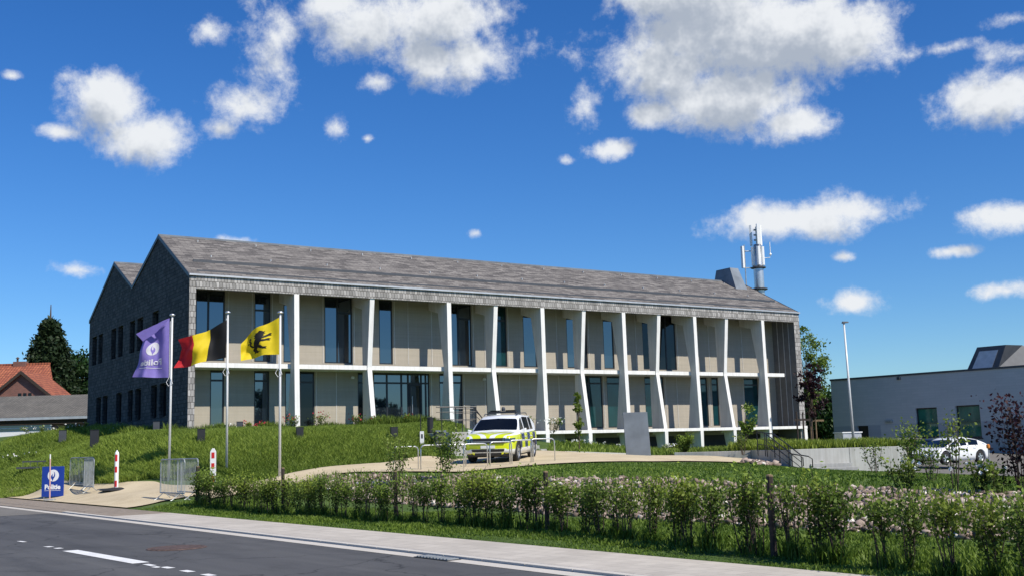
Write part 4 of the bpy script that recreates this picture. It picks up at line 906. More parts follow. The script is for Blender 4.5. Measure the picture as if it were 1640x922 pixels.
fbp = [bw(.2,-.5), bw(14,-.5), bw(14.5,-1.3), bw(.2,-1.5), bw(-1.2,-.8), bw(-1.2,0)]
X, Y = scatter(fbp, 7000); nz = lf_noise(X, Y, .6, 44)
o = blades('border_plants', X, Y, .34*(1+1.1*nz), .035, 'hedge_leaf', lean=.7, tbias=.35+.5*nz); o['label'] = 'mixed green border plants along the foot of the left facade'
gbp = [bw(-.2,0), bw(-.2,22), bw(-2.4,22), bw(-2.0,0)]
X, Y = scatter(gbp, 9000); nz = lf_noise(X, Y, .7, 45)
o = blades('border_plants', X, Y, .36*(1+1.1*nz), .035, 'mound_blade', lean=.7, tbias=.3+.5*nz); o['label'] = 'tall meadow grass along the foot of the dark gable'
# white roses over the hedge at the right
for x, y, d, lab in [(1560,775,21,'white blossoms above the hedge at the right, below the white car'),(1600,775,20.4,'large white blossoms near the purple shrub'),(1455,780,22.6,'small white blossoms behind the hedge under the retaining wall')]:
    flowerplant(fi, og(x, y, d), .62, .5, 'flower_white', 7, lab); fi += 1
# ------------------------------------------------------------------ writing
def text_mesh(txt, size, bold=.0):
    cu = bpy.data.curves.new('t', 'FONT'); cu.body = txt; cu.size = size; cu.align_x = 'CENTER'; cu.align_y = 'CENTER'; cu.offset = bold; cu.resolution_u = 3
    ob = bpy.data.objects.new('t', cu); C.objects.link(ob); dg = bpy.context.evaluated_depsgraph_get(); me = bpy.data.meshes.new_from_object(ob.evaluated_get(dg))
    vs = [tuple(v_.co) for v_ in me.vertices]; fs = [tuple(p_.vertices) for p_ in me.polygons]
    bpy.data.objects.remove(ob); bpy.data.meshes.remove(me); return vs, fs
DISC = [(cos(2*pi*i/28), sin(2*pi*i/28)) for i in range(28)]
FLAME = [(-.08,-.94),(-.22,-.62),(-.40,-.40),(-.38,-.12),(-.29,.06),(-.14,.20),(-.02,.36),(-.10,.06),(-.12,-.12),(-.02,-.22),(.10,-.08),(.17,.14),(.18,.38),(.10,.68),(.26,.46),(.34,.22),(.33,-.08),(.22,-.34),(.06,-.56)]
# ------------------------------------------------------------------ flags
PD = 40.
FB = [((276,502),(270.5,770),41.8),((365,498),(363,752),42.2),((449,498),(448,760),39.5)]
def flagpole(i, label):
    top, bot, d = FB[i]; p = og(bot[0], bot[1], d); q = at(top[0], top[1], d); hgt = q[2]-p[2]
    T = thing('flagpole', label, 'flagpole', (p[0], p[1], p[2]-.1), 0, 'flagpoles in front of the building'); b = MB()
    b.tube([(0,0,0),(q[0]-p[0],0,hgt)], [.05,.036], 12); b.build('pole', 'pole_metal', T, smooth=True, uv=False)
    b = MB(); b.lathe([(.04,0),(.105,.03),(.11,.06),(.06,.1),(.01,.11)], (q[0]-p[0],0,hgt), 12); b.build('finial', 'steel', T, smooth=True, uv=False)
    # rope loop
    b = MB(); zc = (1-[.40,.37,.36][i])*hgt; bx = (q[0]-p[0])*(zc/hgt)
    b.tube([(bx-.05,-.05,hgt*.97),(bx-.05,-.06,zc+.2),(bx-.16,-.06,zc),(bx-.07,-.06,zc-.14),(bx+.08,-.06,zc-.05),(bx+.02,-.06,zc+.15)], .010, 5); b.build('rope', 'white_letter', T, uv=False)
    return T
flagpole(0, 'slim metal flagpole carrying the purple flag, leftmost of the three'); flagpole(1, 'slim metal flagpole carrying the black yellow and red flag'); flagpole(2, 'slim metal flagpole carrying the yellow lion flag, rightmost of the three')
def interp_poly(P, u):
    P = np.array(P, float); d = np.r_[0, np.cumsum(np.linalg.norm(np.diff(P, axis=0), axis=1))]; d /= d[-1]
    return np.array([np.interp(u, d, P[:, 0]), np.interp(u, d, P[:, 1])]).T
class Flag:
    def __init__(s, name, label, top, bot, left, d, amp, ph):
        s.top, s.bot, s.left, s.d, s.amp, s.ph = top, bot, left, d, amp, ph
        s.T = thing(name, label, 'flag', at(top[0][0], top[0][1], d), 0, 'flags on the three flagpoles'); s.o = at(top[0][0], top[0][1], d)
    def pt(s, u, v, lift=0):
        u = np.atleast_1d(u).astype(float); v = np.atleast_1d(v).astype(float)
        T_ = interp_poly(s.top, u); B_ = interp_poly(s.bot, u); P = T_*(1-v[:, None])+B_*v[:, None]
        Lf = interp_poly(s.left, v); lin = np.array(s.top[-1])*(1-v[:, None])+np.array(s.bot[-1])*v[:, None]; P = P+(Lf-lin)*(u**1.5)[:, None]
        wv = s.amp*(np.sin(2*pi*(1.35*u+.35*v)+s.ph)*np.minimum(1, u*2.2)+.35*np.sin(2*pi*(2.9*u-.8*v)+1+s.ph)*u+.3*np.sin(2*pi*(1.7*v+.6*u))*u)
        out = []
        for (x, y), w in zip(P, wv): out.append(at(x, y, s.d)-s.o+np.array([0, -w-lift, 0]))
        return np.array(out)
    def sheet(s, name, u0, u1, mat, k=26, m_=22):
        uu, vv = np.meshgrid(np.linspace(u0, u1, k), np.linspace(0, 1, m_), indexing='ij'); P = s.pt(uu.ravel(), vv.ravel()); i = np.arange(k*m_).reshape(k, m_)
        Fc = np.stack([i[:-1,:-1], i[1:,:-1], i[1:,1:], i[:-1,1:]], -1).reshape(-1, 4); return npmesh(name, P, Fc, mat, parent=s.T, smooth=True)
    def decal(s, name, polys, mat, lift=.012):
        # polys in flag (u,v) space, finely filled by ear clipping after subdividing edges
        from mathutils.geometry import delaunay_2d_cdt
        b = MB()
        for j, poly in enumerate(polys):
            pts = []
            for i in range(len(poly)):
                a = np.array(poly[i]); c = np.array(poly[(i+1) % len(poly)]); k = max(1, int(np.linalg.norm(c-a)/.05))
                pts += [tuple(a+(c-a)*q/k) for q in range(k)]
            inner = []; lo = np.min(pts, 0); hi = np.max(pts, 0)
            for x in np.arange(lo[0]+.02, hi[0], .045):
                for y in np.arange(lo[1]+.02, hi[1], .045):
                    if inpoly(np.array([x]), np.array([y]), [(a[0], a[1], 0) for a in pts])[0]: inner.append((x, y))
            r = delaunay_2d_cdt([Vector(p) for p in pts+inner], [], [list(range(len(pts)))], 1, 1e-6)
            V = r[0]; P = s.pt([v_.x for v_ in V], [v_.y for v_ in V], lift+j*.0012); b.add(P, [tuple(f_) for f_ in r[2]])
        return b.build(name, mat, s.T, uv=False, smooth=True)
f1 = Flag('flag', 'purple flag with white emblem and mirrored lettering, blowing left', [(271.5,509),(245,521),(219,535)], [(270,604),(240,604),(211,603)], [(219,535),(229,546),(222,566),(218,583),(211,603)], 41.7, .16, .4)
f1.sheet('cloth', 0, 1, 'purple', 34, 30)
# folded-over upper corner
b = MB(); fold = [(271,510),(245,521),(218,534),(229,546),(250,532)]; b.prism([at(x, y, 41.5)-f1.o for x, y in fold], (0,.006,0)); b.build('folded_corner', 'purple', f1.T, uv=False)
f1.decal('emblem', [[(.52+.18*x, .45-.125*y) for x, y in DISC]], 'cwhite')
f1.decal('emblem_flame', [[(.52+.18*x, .45-.125*y) for x, y in FLAME]], 'purple', .020)
vs, fs = text_mesh('Politie', .34, .010)
w_ = max(v_[0] for v_ in vs)-min(v_[0] for v_ in vs)
P = f1.pt([.52+v_[0]*.62/w_ for v_ in vs], [.715-v_[1]*.47+(.0) for v_ in vs], .02); b = MB(); b.add(P, fs); b.build('lettering', 'cwhite', f1.T, uv=False)
f1.decal('underline', [[(.2,.825),(.86,.80),(.86,.812),(.2,.837)]], 'cwhite')
f2 = Flag('flag', 'black yellow and red striped flag, blowing left', [(363,512),(341,524),(313,537),(284,543)], [(362,572),(335,577),(305,586),(278,588.5)], [(284,543),(290,557),(284,571),(278,588.5)], 42.1, .2, 1.6)
f2.sheet('black_stripe', 0, .37, 'cblack'); f2.sheet('yellow_stripe', .37, .68, 'cyellow'); f2.sheet('red_stripe', .68, 1, 'cred')
f3 = Flag('flag', 'yellow flag with a black rampant lion, blowing left', [(447,508),(425,519),(404,529),(393,540)], [(447,567),(425,567.5),(405,573),(387,578)], [(393,540),(386,550),(385,565),(387,578)], 39.4, .14, 2.8)
f3.sheet('cloth', 0, 1, 'cyellow', 34, 26)
lion = [
 [(.62,.10),(.55,.06),(.50,.13),(.44,.12),(.46,.19),(.40,.22),(.46,.27),(.41,.33),(.48,.35),(.56,.40),(.64,.36),(.70,.30),(.66,.26),(.73,.24),(.68,.20),(.72,.15),(.66,.15)],   # head and mane
 [(.48,.30),(.64,.33),(.63,.46),(.58,.58),(.55,.70),(.44,.72),(.40,.60),(.42,.45)],   # body
 [(.62,.36),(.74,.33),(.84,.28),(.90,.31),(.85,.34),(.90,.37),(.82,.38),(.74,.41),(.63,.43)],
 [(.60,.44),(.72,.48),(.80,.46),(.88,.50),(.82,.52),(.86,.56),(.77,.54),(.68,.55),(.58,.54)],
 [(.52,.62),(.62,.68),(.68,.76),(.78,.77),(.74,.81),(.78,.85),(.68,.83),(.60,.80),(.52,.73)],
 [(.42,.66),(.53,.70),(.48,.79),(.52,.86),(.60,.90),(.53,.91),(.52,.95),(.46,.91),(.38,.93),(.41,.87),(.36,.78)],
 [(.43,.70),(.34,.66),(.28,.56),(.30,.46),(.25,.38),(.28,.30),(.22,.27),(.30,.25),(.34,.32),(.31,.38),(.36,.46),(.33,.55),(.38,.62),(.45,.65)],
 [(.24,.50),(.20,.44),(.26,.44),(.30,.50)]]
f3.decal('lion', [[(1-(x*.92+.0)+.02, y*.82+.10) for x, y in pl_] for pl_ in lion], 'cblack')
# ------------------------------------------------------------------ street furniture
def px_h(x, yb, yt, d): return at(x, yt, d)[2]-g1(*at(x, yb, d)[:2])
# blue sign
p = og(84, 782, 43.6); sw = at(102.5,735,43.6)-at(66,735,43.6)
T = thing('police_sign', 'blue board with white emblem and lettering on the grass by the apron', 'sign', p, -.08)
b = MB(); b.box((-.45,0,.1),(.45,.04,1.27)); b.build('board', 'blue_sign', T, bevel=.01, uv=False)
b = MB(); b.prism([(.02+x*.23, -.002, .92+y*.23) for x, y in DISC], (0,-.004,0)); b.build('emblem', 'white_letter', T, uv=False)
b = MB(); b.prism([(.02+x*.23, -.008, .92+y*.23) for x, y in FLAME], (0,-.003,0)); b.build('emblem_flame', 'blue_sign', T, uv=False)
vs, fs = text_mesh('Politie', .25, .012); b = MB(); b.add([(x*1.02, -.006, .47+y) for x, y, z in vs], fs); b.build('lettering', 'white_letter', T, uv=False)
b = MB(); b.box((-.33,-.005,.33),(.33,-.001,.342)); b.build('underline', 'white_letter', T, uv=False)
for x in (-.36,.36): b = MB(); b.box((x-.03,.045,-.1),(x+.03,.1,1.2)); b.build('leg', 'galv', T, uv=False)
p = og(80, 788, 42.6); T = thing('marker_pole', 'faded pink and white pole in a grey foot before the blue board', 'pole', p); b = MB(); b.tube([(0,0,.05),(-.03,0,1.62)], .028, 8); b.build('pole', 'pinkpole', T, uv=False)
b = MB(); b.tube([(-.03,0,1.62),(-.035,0,1.80)], .024, 8); b.build('pole_top', 'white_paint', T, uv=False); b = MB(); b.box((-.2,-.12,0),(.2,.12,.1)); b.build('foot', 'galv', T, bevel=.02, uv=False)
def barrier(label, loc, rz, L_=2.1, H_=1.28, n=17, tilt=0):
    T = thing('crowd_barrier', label, 'barrier', loc, rz, 'metal crowd barriers at the site entrance'); b = MB(); r = .021
    fr = [(-L_/2,0,.22),(-L_/2,0,H_-.1),(-L_/2+.03,0,H_-.03),(-L_/2+.1,0,H_),(L_/2-.1,0,H_),(L_/2-.03,0,H_-.03),(L_/2,0,H_-.1),(L_/2,0,.22),(-L_/2,0,.22)]
    b.tube(fr, r, 8); b.build('frame', 'galv', T, uv=False)
    for k in range(1, n): b = MB(); x = -L_/2+L_*k/n; b.tube([(x,0,.22),(x,0,H_-.01)], .0085, 5); b.build('bar', 'galv', T, uv=False)
    for x in (-L_/2+.3, L_/2-.3):
        b = MB(); b.tube([(x,-.32,0),(x,-.25,.03),(x,0,.24),(x,.25,.03),(x,.32,0)], .016, 6); b.build('foot', 'galv', T, uv=False)
    return T
def gl_(x, y, d): return og(x, y, d)
a = og(108,784,44.2); c = og(143,784,43.4); barrier('crowd barrier right behind the blue board, leftmost of all', (a+c)/2+(0,.3,0), math.atan2(c[1]-a[1], c[0]-a[0]), 1.55)
a = og(124,786,43.6); c = og(156,787,42.6); barrier('crowd barrier leaning against the one by the blue board, on the pavement side', (a+c)/2+(.12,-.2,0), math.atan2(c[1]-a[1], c[0]-a[0])-.25, 1.5)
a = og(268,806,34.2); c = og(292,802,36.4); barrier('crowd barrier seen almost end on beside the hedge corner, nearest the road', (a+c)/2+(-.1,0,0), radians(-50), 1.9)
barrier('crowd barrier seen almost end on, behind the one nearest the road', (a+c)/2+(.20,.62,.0), radians(-54), 1.9)
def bollard(label, x, yb, yt, d, flatk=False):
    p = og(x, yb, d); H_ = at(x, yt, d)[2]-p[2]; T = thing('marker_post', label, 'marker post', p); r = .078
    b = MB(); 
    if flatk: b.box((-.10,-.03,.0),(.10,.03,H_-.12)); b.add([(-.10,-.03,H_-.12),(.10,-.03,H_-.12),(.03,-.03,H_),(-.03,-.03,H_),(-.10,.03,H_-.12),(.10,.03,H_-.12),(.03,.03,H_),(-.03,.03,H_)], [(0,1,2,3),(7,6,5,4),(0,3,7,4),(1,5,6,2),(3,2,6,7)])
    else: b.lathe([(r,.03),(r,H_-.12),(r*.8,H_-.07),(r*.4,H_-.05),(r*.35,H_)], k=14)
    b.build('body', 'white_paint', T, smooth=False, uv=False)
    for f0, f1_ in ((.08,.25),(.44,.60),(.72,.90)):
        b = MB(); z0, z1 = f0*H_, f1_*H_-.02
        if flatk: b.box((-.055,-.035,z0),(.055,-.031,z1))
        else:
            k = 6; vs_ = [((r+.004)*cos(radians(-125+q*70/k)), (r+.004)*sin(radians(-125+q*70/k)), z) for z in (z0, z1) for q in range(k+1)]; b.add(vs_, [(q,q+1,q+k+2,q+k+1) for q in range(k)])
        b.build('reflector', 'red', T, uv=False)
    b = MB(); b.lathe([(.62 if not flatk else .2,0),(.55 if not flatk else .2,.05),(.12,.1)], k=12); b.build('foot', 'rubber', T, uv=False)
bollard('white round marker post with red stripes on a black rubber foot', 186, 783, 720, 42.0)
bollard('flat white marker post with red blocks behind the hedge', 341, 772, 717, 39.5, True)
# low lamps, dark blocks in the grass
for x, y, d, w, h, lab in [(151,716,47.2,13,22,'large black light block in front of the dark gable'),(100,712,60,11,15,'grey light block left of the dark gable'),(250,700,54,10,16,'small grey light block behind the purple flag pole'),
    (322,715,45.6,12,20,'black light block between the purple and striped flag poles'),(384,690,54,10,13,'grey light block right of the striped flag pole'),(480,710,45.8,11,16,'dark light block right of the yellow flag pole'),(631,709,46.3,11,15,'dark light block left of the small white sign'),(703,712,46.5,14,18,'dark light block beside the blue grey board near the steps')]:
    p = at(x, y, d); m_ = d/F; T = thing('garden_light', lab, 'light block', (p[0], p[1], max(p[2]-.2, g1(p[0], p[1])-.08)), .3, 'dark light blocks in the grass'); b = MB(); b.box((-w*m_/2,-w*m_/2,0),(w*m_/2,w*m_/2,h*m_+.25)); b.build('housing', 'dark_zinc' if 'grey' in lab else 'black_steel', T, bevel=.015, uv=False)
    b = MB(); b.box((-w*m_/2-.012,-w*m_/2-.012,h*m_+.253),(w*m_/2+.012,w*m_/2+.012,h*m_+.275)); b.build('cap', 'dark_frame', T, uv=False)
p = at(676,712,46.2); T = thing('small_sign', 'narrow white notice on a thin dark post in the mound grass', 'sign', p-(0,0,.2)); b = MB(); b.box((-.085,0,.15),(.085,.02,.78)); b.build('plate', 'white_paint', T, uv=False); b = MB(); b.tube([(-.05,.04,0),(-.05,.04,1.5)], .02, 6); b.build('post', 'black_steel', T, uv=False); b = MB(); b.box((-.04,-.003,.48),(.04,-.001,.66)); b.build('print', 'dark_zinc', T, uv=False)
p = at(709,712,47); T = thing('info_board', 'leaning blue grey board at the foot of the entrance steps', 'board', p-(0,0,.15), .2); b = MB(); b.prism([(-.12,0,.0),(.22,0,.0),(.16,0,.78),(-.3,0,.78)], (0,.05,0)); b.build('board', 'slate', T, uv=False); b = MB(); b.box((-.05,.06,0),(0,.1,.7)); b.build('leg', 'galv', T, uv=False)
# planter bench at the left
p = og(48,742,50); T = thing('bench', 'low grey bench half sunk in the grass left of the blue board', 'bench', p-(0,0,.22), .1); T.scale = (.8,.8,.8); b = MB(); b.box((-.75,0,.5),(.75,.35,.6)); b.build('seat', 'dark_zinc', T, uv=False); b = MB(); b.box((-.55,.36,.85),(.75,.4,.93)); b.build('backrest', 'dark_zinc', T, uv=False)
for x in (-.5,-.1,.3,.65): b = MB(); b.tube([(x,.3,.3),(x,.38,.9)], .015, 5); b.build('leg', 'dark_zinc', T, uv=False)
# bicycle hoops
hoops = [(630,670,37.6,'leftmost steel bicycle hoop, behind the tall pale shrub'),(674,746,37.8,'wide steel bicycle hoop left of the police car'),(743,781,37.4,'steel bicycle hoop in front of the police car number plate'),(785,820,37.6,'steel bicycle hoop in front of the police car left headlight side'),(817,854,38.0,'steel bicycle hoop in front of the police car front wheel'),(851,889,38.4,'rightmost steel bicycle hoop, over open gravel')]
for x0, x1, d, lab in hoops:
    a = og(x0, 742, d); c = og(x1, 742, d+.5); o = (a+c)/2; w = np.linalg.norm((c-a)[:2]); T = thing('bicycle_hoop', lab, 'bike rack', o, math.atan2((c-a)[1], (c-a)[0]), 'steel bicycle hoops by the gravel'); H_ = .84; r_ = .13
    pts_ = [(-w/2,0,-.1),(-w/2,0,H_-r_)]+[(-w/2+r_-r_*cos(t_), 0, H_-r_+r_*sin(t_)) for t_ in (pi/6, pi/3, pi/2)]+[(w/2-r_+r_*sin(t_), 0, H_-r_+r_*cos(t_)) for t_ in (0, pi/6, pi/3)]+[(w/2,0,H_-r_),(w/2,0,-.1)]
    b = MB(); b.tube(pts_, .022, 8); b.build('hoop', 'steel', T, smooth=True, uv=False)
    for x in (-w/2, w/2): b = MB(); b.lathe([(.05,0),(.05,.012),(.024,.014)], (x,0,0), 8); b.build('foot_plate', 'galv', T, uv=False)
# grey slab
a = at(1003,736,45.6); c = at(1041,734,45.6); p = (a+c)/2; gzv = g1(p[0], p[1]); w = c[0]-a[0]; hh_ = at(1018,657.5,45.6)[2]-gzv
T = thing('standing_slab', 'tall blue grey rectangular slab standing at the end of the gravel', 'slab', (p[0], p[1], gzv-.05), -.03); b = MB(); x0 = -w/2; b.hexa([(-w/2+.02,0,0),(w/2+.05,0,0),(w/2+.05,.12,0),(-w/2+.02,.12,0),(-w/2-.06,.0,hh_),(w/2-.03,.0,hh_),(w/2-.03,.12,hh_),(-w/2-.06,.12,hh_)]); b.build('slab', 'slate', T, bevel=.008, uv=False); b = MB(); b.box((-w/2-.1,-.03,-.02),(w/2+.1,.15,.06)); b.build('base', 'galv', T, uv=False)
# street lamp
d = 72; p = og(1367,700,d); q = at(1351.5,517,d); H_ = q[2]-p[2]
T = thing('street_lamp', 'slim pale steel street lamp with flat head in front of the grey building', 'street lamp', p); b = MB(); b.tube([(0,0,-.3),(q[0]-p[0],0,H_)], [.10,.055], 12); b.build('pole', 'pole_metal', T, smooth=True, uv=False)
b = MB(); x = q[0]-p[0]; b.hexa([(x-.12,-.12,H_-.02),(x+.3,-.1,H_+.02),(x+.3,.1,H_+.02),(x-.12,.12,H_-.02),(x-.10,-.1,H_+.12),(x+.28,-.08,H_+.1),(x+.28,.08,H_+.1),(x-.10,.1,H_+.12)]); b.build('lamp_head', 'dark_zinc', T, bevel=.01, uv=False)
# ------------------------------------------------------------------ right building
A = at(1330,609.5,86); B_ = at(1640,587,73.5); zt = (A[2]+B_[2])/2
def hitz(x, y, z): 
    d = ray(x, y); return EYE+d*((z-1.6)/d[2])
A = hitz(1330,609.5,zt); B_ = hitz(1640,587,zt); uu = (B_-A); Lw = np.linalg.norm(uu[:2]); ang = math.atan2(uu[1], uu[0]); uu = uu/np.linalg.norm(uu)
GB = thing('grey_building', 'flat roofed grey block building with green windows and tilted rooflight', 'building', (A[0], A[1], 0), ang)
nv = np.array([-uu[1], uu[0], 0])
if nv[1] < 0: nv = -nv
def onw(x, y):
    d = ray(x, y); k = ((A-EYE)@nv)/(d@nv); P = EYE+d*k; return float((P-A)@uu), float(P[2])
wins = []
for (xa, ya, xb, yb) in [(1466,653,1504,700),(1530,649,1573,700)]:
    s0, z1 = onw(xa, ya); s1, z0 = onw(xb, yb); wins.append((s0, s1, z0, z1))
s0, z1 = onw(1373,681.5); s1, z0 = onw(1392,705); door_h = (s0, s1, -.5, z1)
zp = onw(1400,680)[1]
b = MB(); Lx = Lw*1.9
def wh2(b, holes, z0, zt_, dep):
    wall_holes(b, [0, Lx], holes, 0, z0, lambda a: zt_, dep, 's')
up_ = [(a, c, max(lo, zp), hi) for a, c, lo, hi in wins]; lo_ = [(a, c, lo, min(hi, zp)) for a, c, lo, hi in wins]+[(door_h[0], door_h[1], -.45, min(door_h[3], zp-.01))]
wh2(b, up_, zp, zt, .3); b.quad((0,0,zp),(0,14,zp),(0,14,zt),(0,0,zt)); b.quad((Lx,0,zp),(Lx,14,zp),(Lx,14,zt),(Lx,0,zt)); b.quad((0,14,-1),(Lx,14,-1),(Lx,14,zt),(0,14,zt)); b.build('wall', 'greywall', GB)
b = MB(); wh2(b, lo_, -.6, zp, .3); b.quad((0,0,-.6),(0,14,-.6),(0,14,zp),(0,0,zp)); b.build('plinth', 'greyplinth', GB)
b = MB(); b.box((-.05,-.05,zt),(Lx+.05,14.05,zt+.14)); b.build('roof', 'dark_zinc', GB)
for a0, a1, lo, hi in wins:
    b = MB(); t = .09
    for c0, c1, d0, d1 in [(a0,a0+t,lo,hi),(a1-t,a1,lo,hi),(a0+t,a1-t,lo,lo+t),(a0+t,a1-t,hi-t,hi)]: b.box((c0,.16,d0),(c1,.26,d1))
    f_ = b.build('window', 'dark_frame', GB); b = MB(); b.box((a0+t,.2,lo+t),(a1-t,.22,hi-t)); b.build('pane', 'glass_green', f_)
    b = MB(); b.box((a0-.08,-.06,lo-.09),(a1+.08,.155,lo-.003)); b.build('sill', 'dark_frame', f_)
b = MB(); b.box((door_h[0],.2,-.5),(door_h[1],.26,door_h[3])); b.build('door', 'black_steel', GB)
# service panels on the plinth
s0, _ = onw(1411,690); s1, _ = onw(1440,690); b = MB(); b.box((s0,-.02,.3),(s1,-.003,zp-.02)); b.build('service_panel', 'greywall', GB)
s0, z_ = onw(1424,675); b = MB(); b.box((s0-.3,-.1,z_-.05),(s0+.3,-.003,z_+.12)); b.build('wall_vent', 'galv', GB)
s0, z_ = onw(1440,605); b = MB(); b.box((s0-.12,-.15,z_-.1),(s0+.12,-.003,z_+.1)); b.build('wall_lamp', 'dark_zinc', GB)
# tilted rooflight
s0, _ = onw(1552,592); s1, _ = onw(1602,588); s2, zt2 = onw(1612,552); s3, _ = onw(1563,556)
b = MB(); y0, y1 = 1.2, 4.6
k = 1.03; sh = -.75
a0, a1, a2, a3 = s0+sh, s1+sh, s2+sh, s3+sh+.1
zh = zt2*1.02
RL = [(a0,y0,zt+.14),(a1+.05,y0,zt+.14),(a1+2.6,y1,zt+.14),(a0+1.0,y1,zt+.14),(a3,y0+.3,zh),(a2,y0+.3,zh),(a2+.4,y1-1.4,zh),(a3+.4,y1-1.4,zh)]
b.hexa(RL); ro = b.build('rooflight', 'dark_zinc', GB)
def lerp(a, b_, t_): return tuple(np.array(a)*(1-t_)+np.array(b_)*t_)
q = [RL[0], RL[1], RL[5], RL[4]]; ctr = lambda u_, v_: lerp(lerp(q[0], q[1], u_), lerp(q[3], q[2], u_), v_)
b = MB(); pr = [np.array(ctr(.16,.02))-(0,.02,0), np.array(ctr(.80,.02))-(0,.02,0), np.array(ctr(.80,.8))-(0,.02,0), np.array(ctr(.16,.8))-(0,.02,0)]; b.prism(pr, (0,-.02,0)); b.build('pane', 'zinc', ro)
# ------------------------------------------------------------------ houses on the left
d = 100
def L3(x, y, dd_=d): return at(x, y, dd_)
# brick house: ridge runs across the view
rl = L3(-60,584,104); rr_ = L3(80,582,104); el_ = L3(-70,633,99); er = L3(89,632.5,99); gz_ = g1(er[0], er[1]); zr = rr_[2]; ze = er[2]
HB = thing('brick_house', 'red brick house with orange tiled roof and pointed front gable', 'house', (0,0,0))
b = MB(); b.add([(rl[0],rl[1],zr),(rr_[0],rr_[1],zr),(er[0],er[1],ze),(el_[0],el_[1],ze),(rl[0]-.5,rl[1]+5,ze),(rr_[0]*1.055,rr_[1]*1.055,ze)], [(3,2,1,0),(0,1,5,4)]); rf = b.build('roof', 'orange_tile', HB)
b = MB(); b.box((rl[0],rl[1]-.12,zr-.05),(rr_[0],rr_[1]+.12,zr+.12)); b.build('ridge_tile', 'orange_tile', rf)
b = MB(); p0 = er-np.array([.5,-.4,0]); p9 = p0*1.10; b.hexa([(el_[0],p0[1],gz_-1),(p0[0],p0[1],gz_-1),(p9[0],p9[1],gz_-1),(el_[0]-5,p9[1],gz_-1),(el_[0],p0[1],ze),(p0[0],p0[1],ze),(p9[0],p9[1],ze),(el_[0]-5,p9[1],ze)]); b.add([(p0[0],p0[1],ze),(p9[0],p9[1],ze),(rr_[0]-.3,rr_[1],zr-.2)], [(0,1,2)]); b.build('wall', 'redbrick', HB)
c = L3(33,583,104); b = MB(); b.box((c[0]-.6,c[1]-.3,zr-.4),(c[0]+.6,c[1]+.3,zr+.28)); ch = b.build('chimney', 'redbrick', HB); b = MB(); b.lathe([(.1,0),(.1,.3),(.2,.32),(.05,.45)], (c[0]-.3,c[1],zr+.281), 8); b.build('chimney_pot', 'rust', ch)
g0 = L3(-8,628,96.5); g1_ = L3(36,598,96.5); g2 = L3(80,634,96.5); zg = g2[2]
b = MB(); b.prism([(2*g1_[0]-g2[0],g1_[1],zg),(g2[0],g2[1],zg),(g1_[0],g1_[1],g1_[2]),], (0,.3,0)); b.box((2*g1_[0]-g2[0]+.3,g1_[1]+.002,gz_-1),(g2[0]-.3,g1_[1]+3,zg)); b.build('front_gable', 'redbrick', HB)
for sx in (-1, 1):
    e = g2 if sx > 0 else np.array([2*g1_[0]-g2[0], g2[1], zg]); b = MB(); top = np.array([g1_[0], g1_[1], g1_[2]])
    dn = np.array([0,0,-.22]); b.hexa([e+(sx*.35,-.3,-.25), top+(0,-.3,.0)+dn*0, top+(0,5,.0), e+(sx*.35,5,-.25), e+(sx*.35,-.3,-.03), top+(0,-.3,.25), top+(0,5,.25), e+(sx*.35,5,-.03)]); b.build('gable_roof', 'orange_tile', rf)
    b = MB(); b.hexa([e+(sx*.36,-.36,-.3), top+(0,-.36,-.05), top+(0,-.302,-.05), e+(sx*.36,-.302,-.3), e+(sx*.36,-.36,0), top+(0,-.36,.27), top+(0,-.302,.27), e+(sx*.36,-.302,0)]); b.build('barge_board', 'darkwood', rf)
w0 = L3(29,629,96.5); w1 = L3(51,636,96.5); b = MB()
for k in range(3): b.box((w0[0]+k*.45,g1_[1]-.02,w1[2]),(w0[0]+k*.45+.3,g1_[1]-.004,w0[2])); 
b.build('window', 'glass_black', HB)
# low annex
AN = thing('low_annex', 'low brick outbuilding with grey tiled roof and wide white framed window', 'house', (0,0,0))
a0 = L3(-90,634,92); a1 = L3(150,632,92); e0 = L3(-90,668,86); e1 = L3(150,666,86); zr2 = (a0[2]+a1[2])/2; ze2 = (e0[2]+e1[2])/2; gg = g1(e1[0], e1[1])
zr2 = L3(60,633,92)[2]; ze2 = L3(60,667,86)[2]
b = MB(); b.add([(a0[0],a0[1],zr2),(a1[0],a1[1],zr2),(e1[0],e1[1],ze2),(e0[0],e0[1],ze2),(a0[0],a0[1]+6,ze2),(a1[0],a1[1]+6,ze2)], [(3,2,1,0),(0,1,5,4)]); rf = b.build('roof', 'grey_tile', AN)
b = MB(); b.box((e0[0],e0[1]-.14,ze2-.22),(e1[0],e1[1]-.02,ze2-.02)); b.build('gutter', 'zinc', rf); b = MB(); b.box((e0[0],e0[1]+.3,ze2-.6),(e1[0],e1[1]+.45,ze2-.23)); b.build('eaves_board', 'darkwood', rf)
b = MB(); b.box((e0[0],e0[1]+.46,gg-1.5),(e1[0]-.3,e1[1]+10,ze2-.02)); b.build('wall', 'redbrick', AN)
def wx(x): return at(x, 690, 86.4)[0]
yw = e0[1]+.44; zt_ = at(40,675,86.4)[2]; zb_ = at(40,704,86.4)[2]-.3
b = MB(); b.box((wx(-60),yw-.10,zt_-.1),(wx(83),yw-.02,zt_)); b.box((wx(-60),yw-.1,zb_),(wx(83),yw-.02,zb_+.1))
for x in (-20, 42, 80): b.box((wx(x),yw-.098,zb_+.1),(wx(x)+.12,yw-.022,zt_-.1))
b.box((wx(-60),yw-.09,zt_-.5),(wx(83),yw-.03,zt_-.44)); f_ = b.build('window', 'zinc', AN)
b = MB(); b.box((wx(-60),yw-.05,zb_+.1),(wx(83),yw-.03,zt_-.1)); b.build('pane', 'glass', f_); b = MB(); b.box((wx(-60),yw-.06,zb_+.1),(wx(82),yw-.052,zb_+1.0)); b.build('net_curtain', 'white_letter', f_)
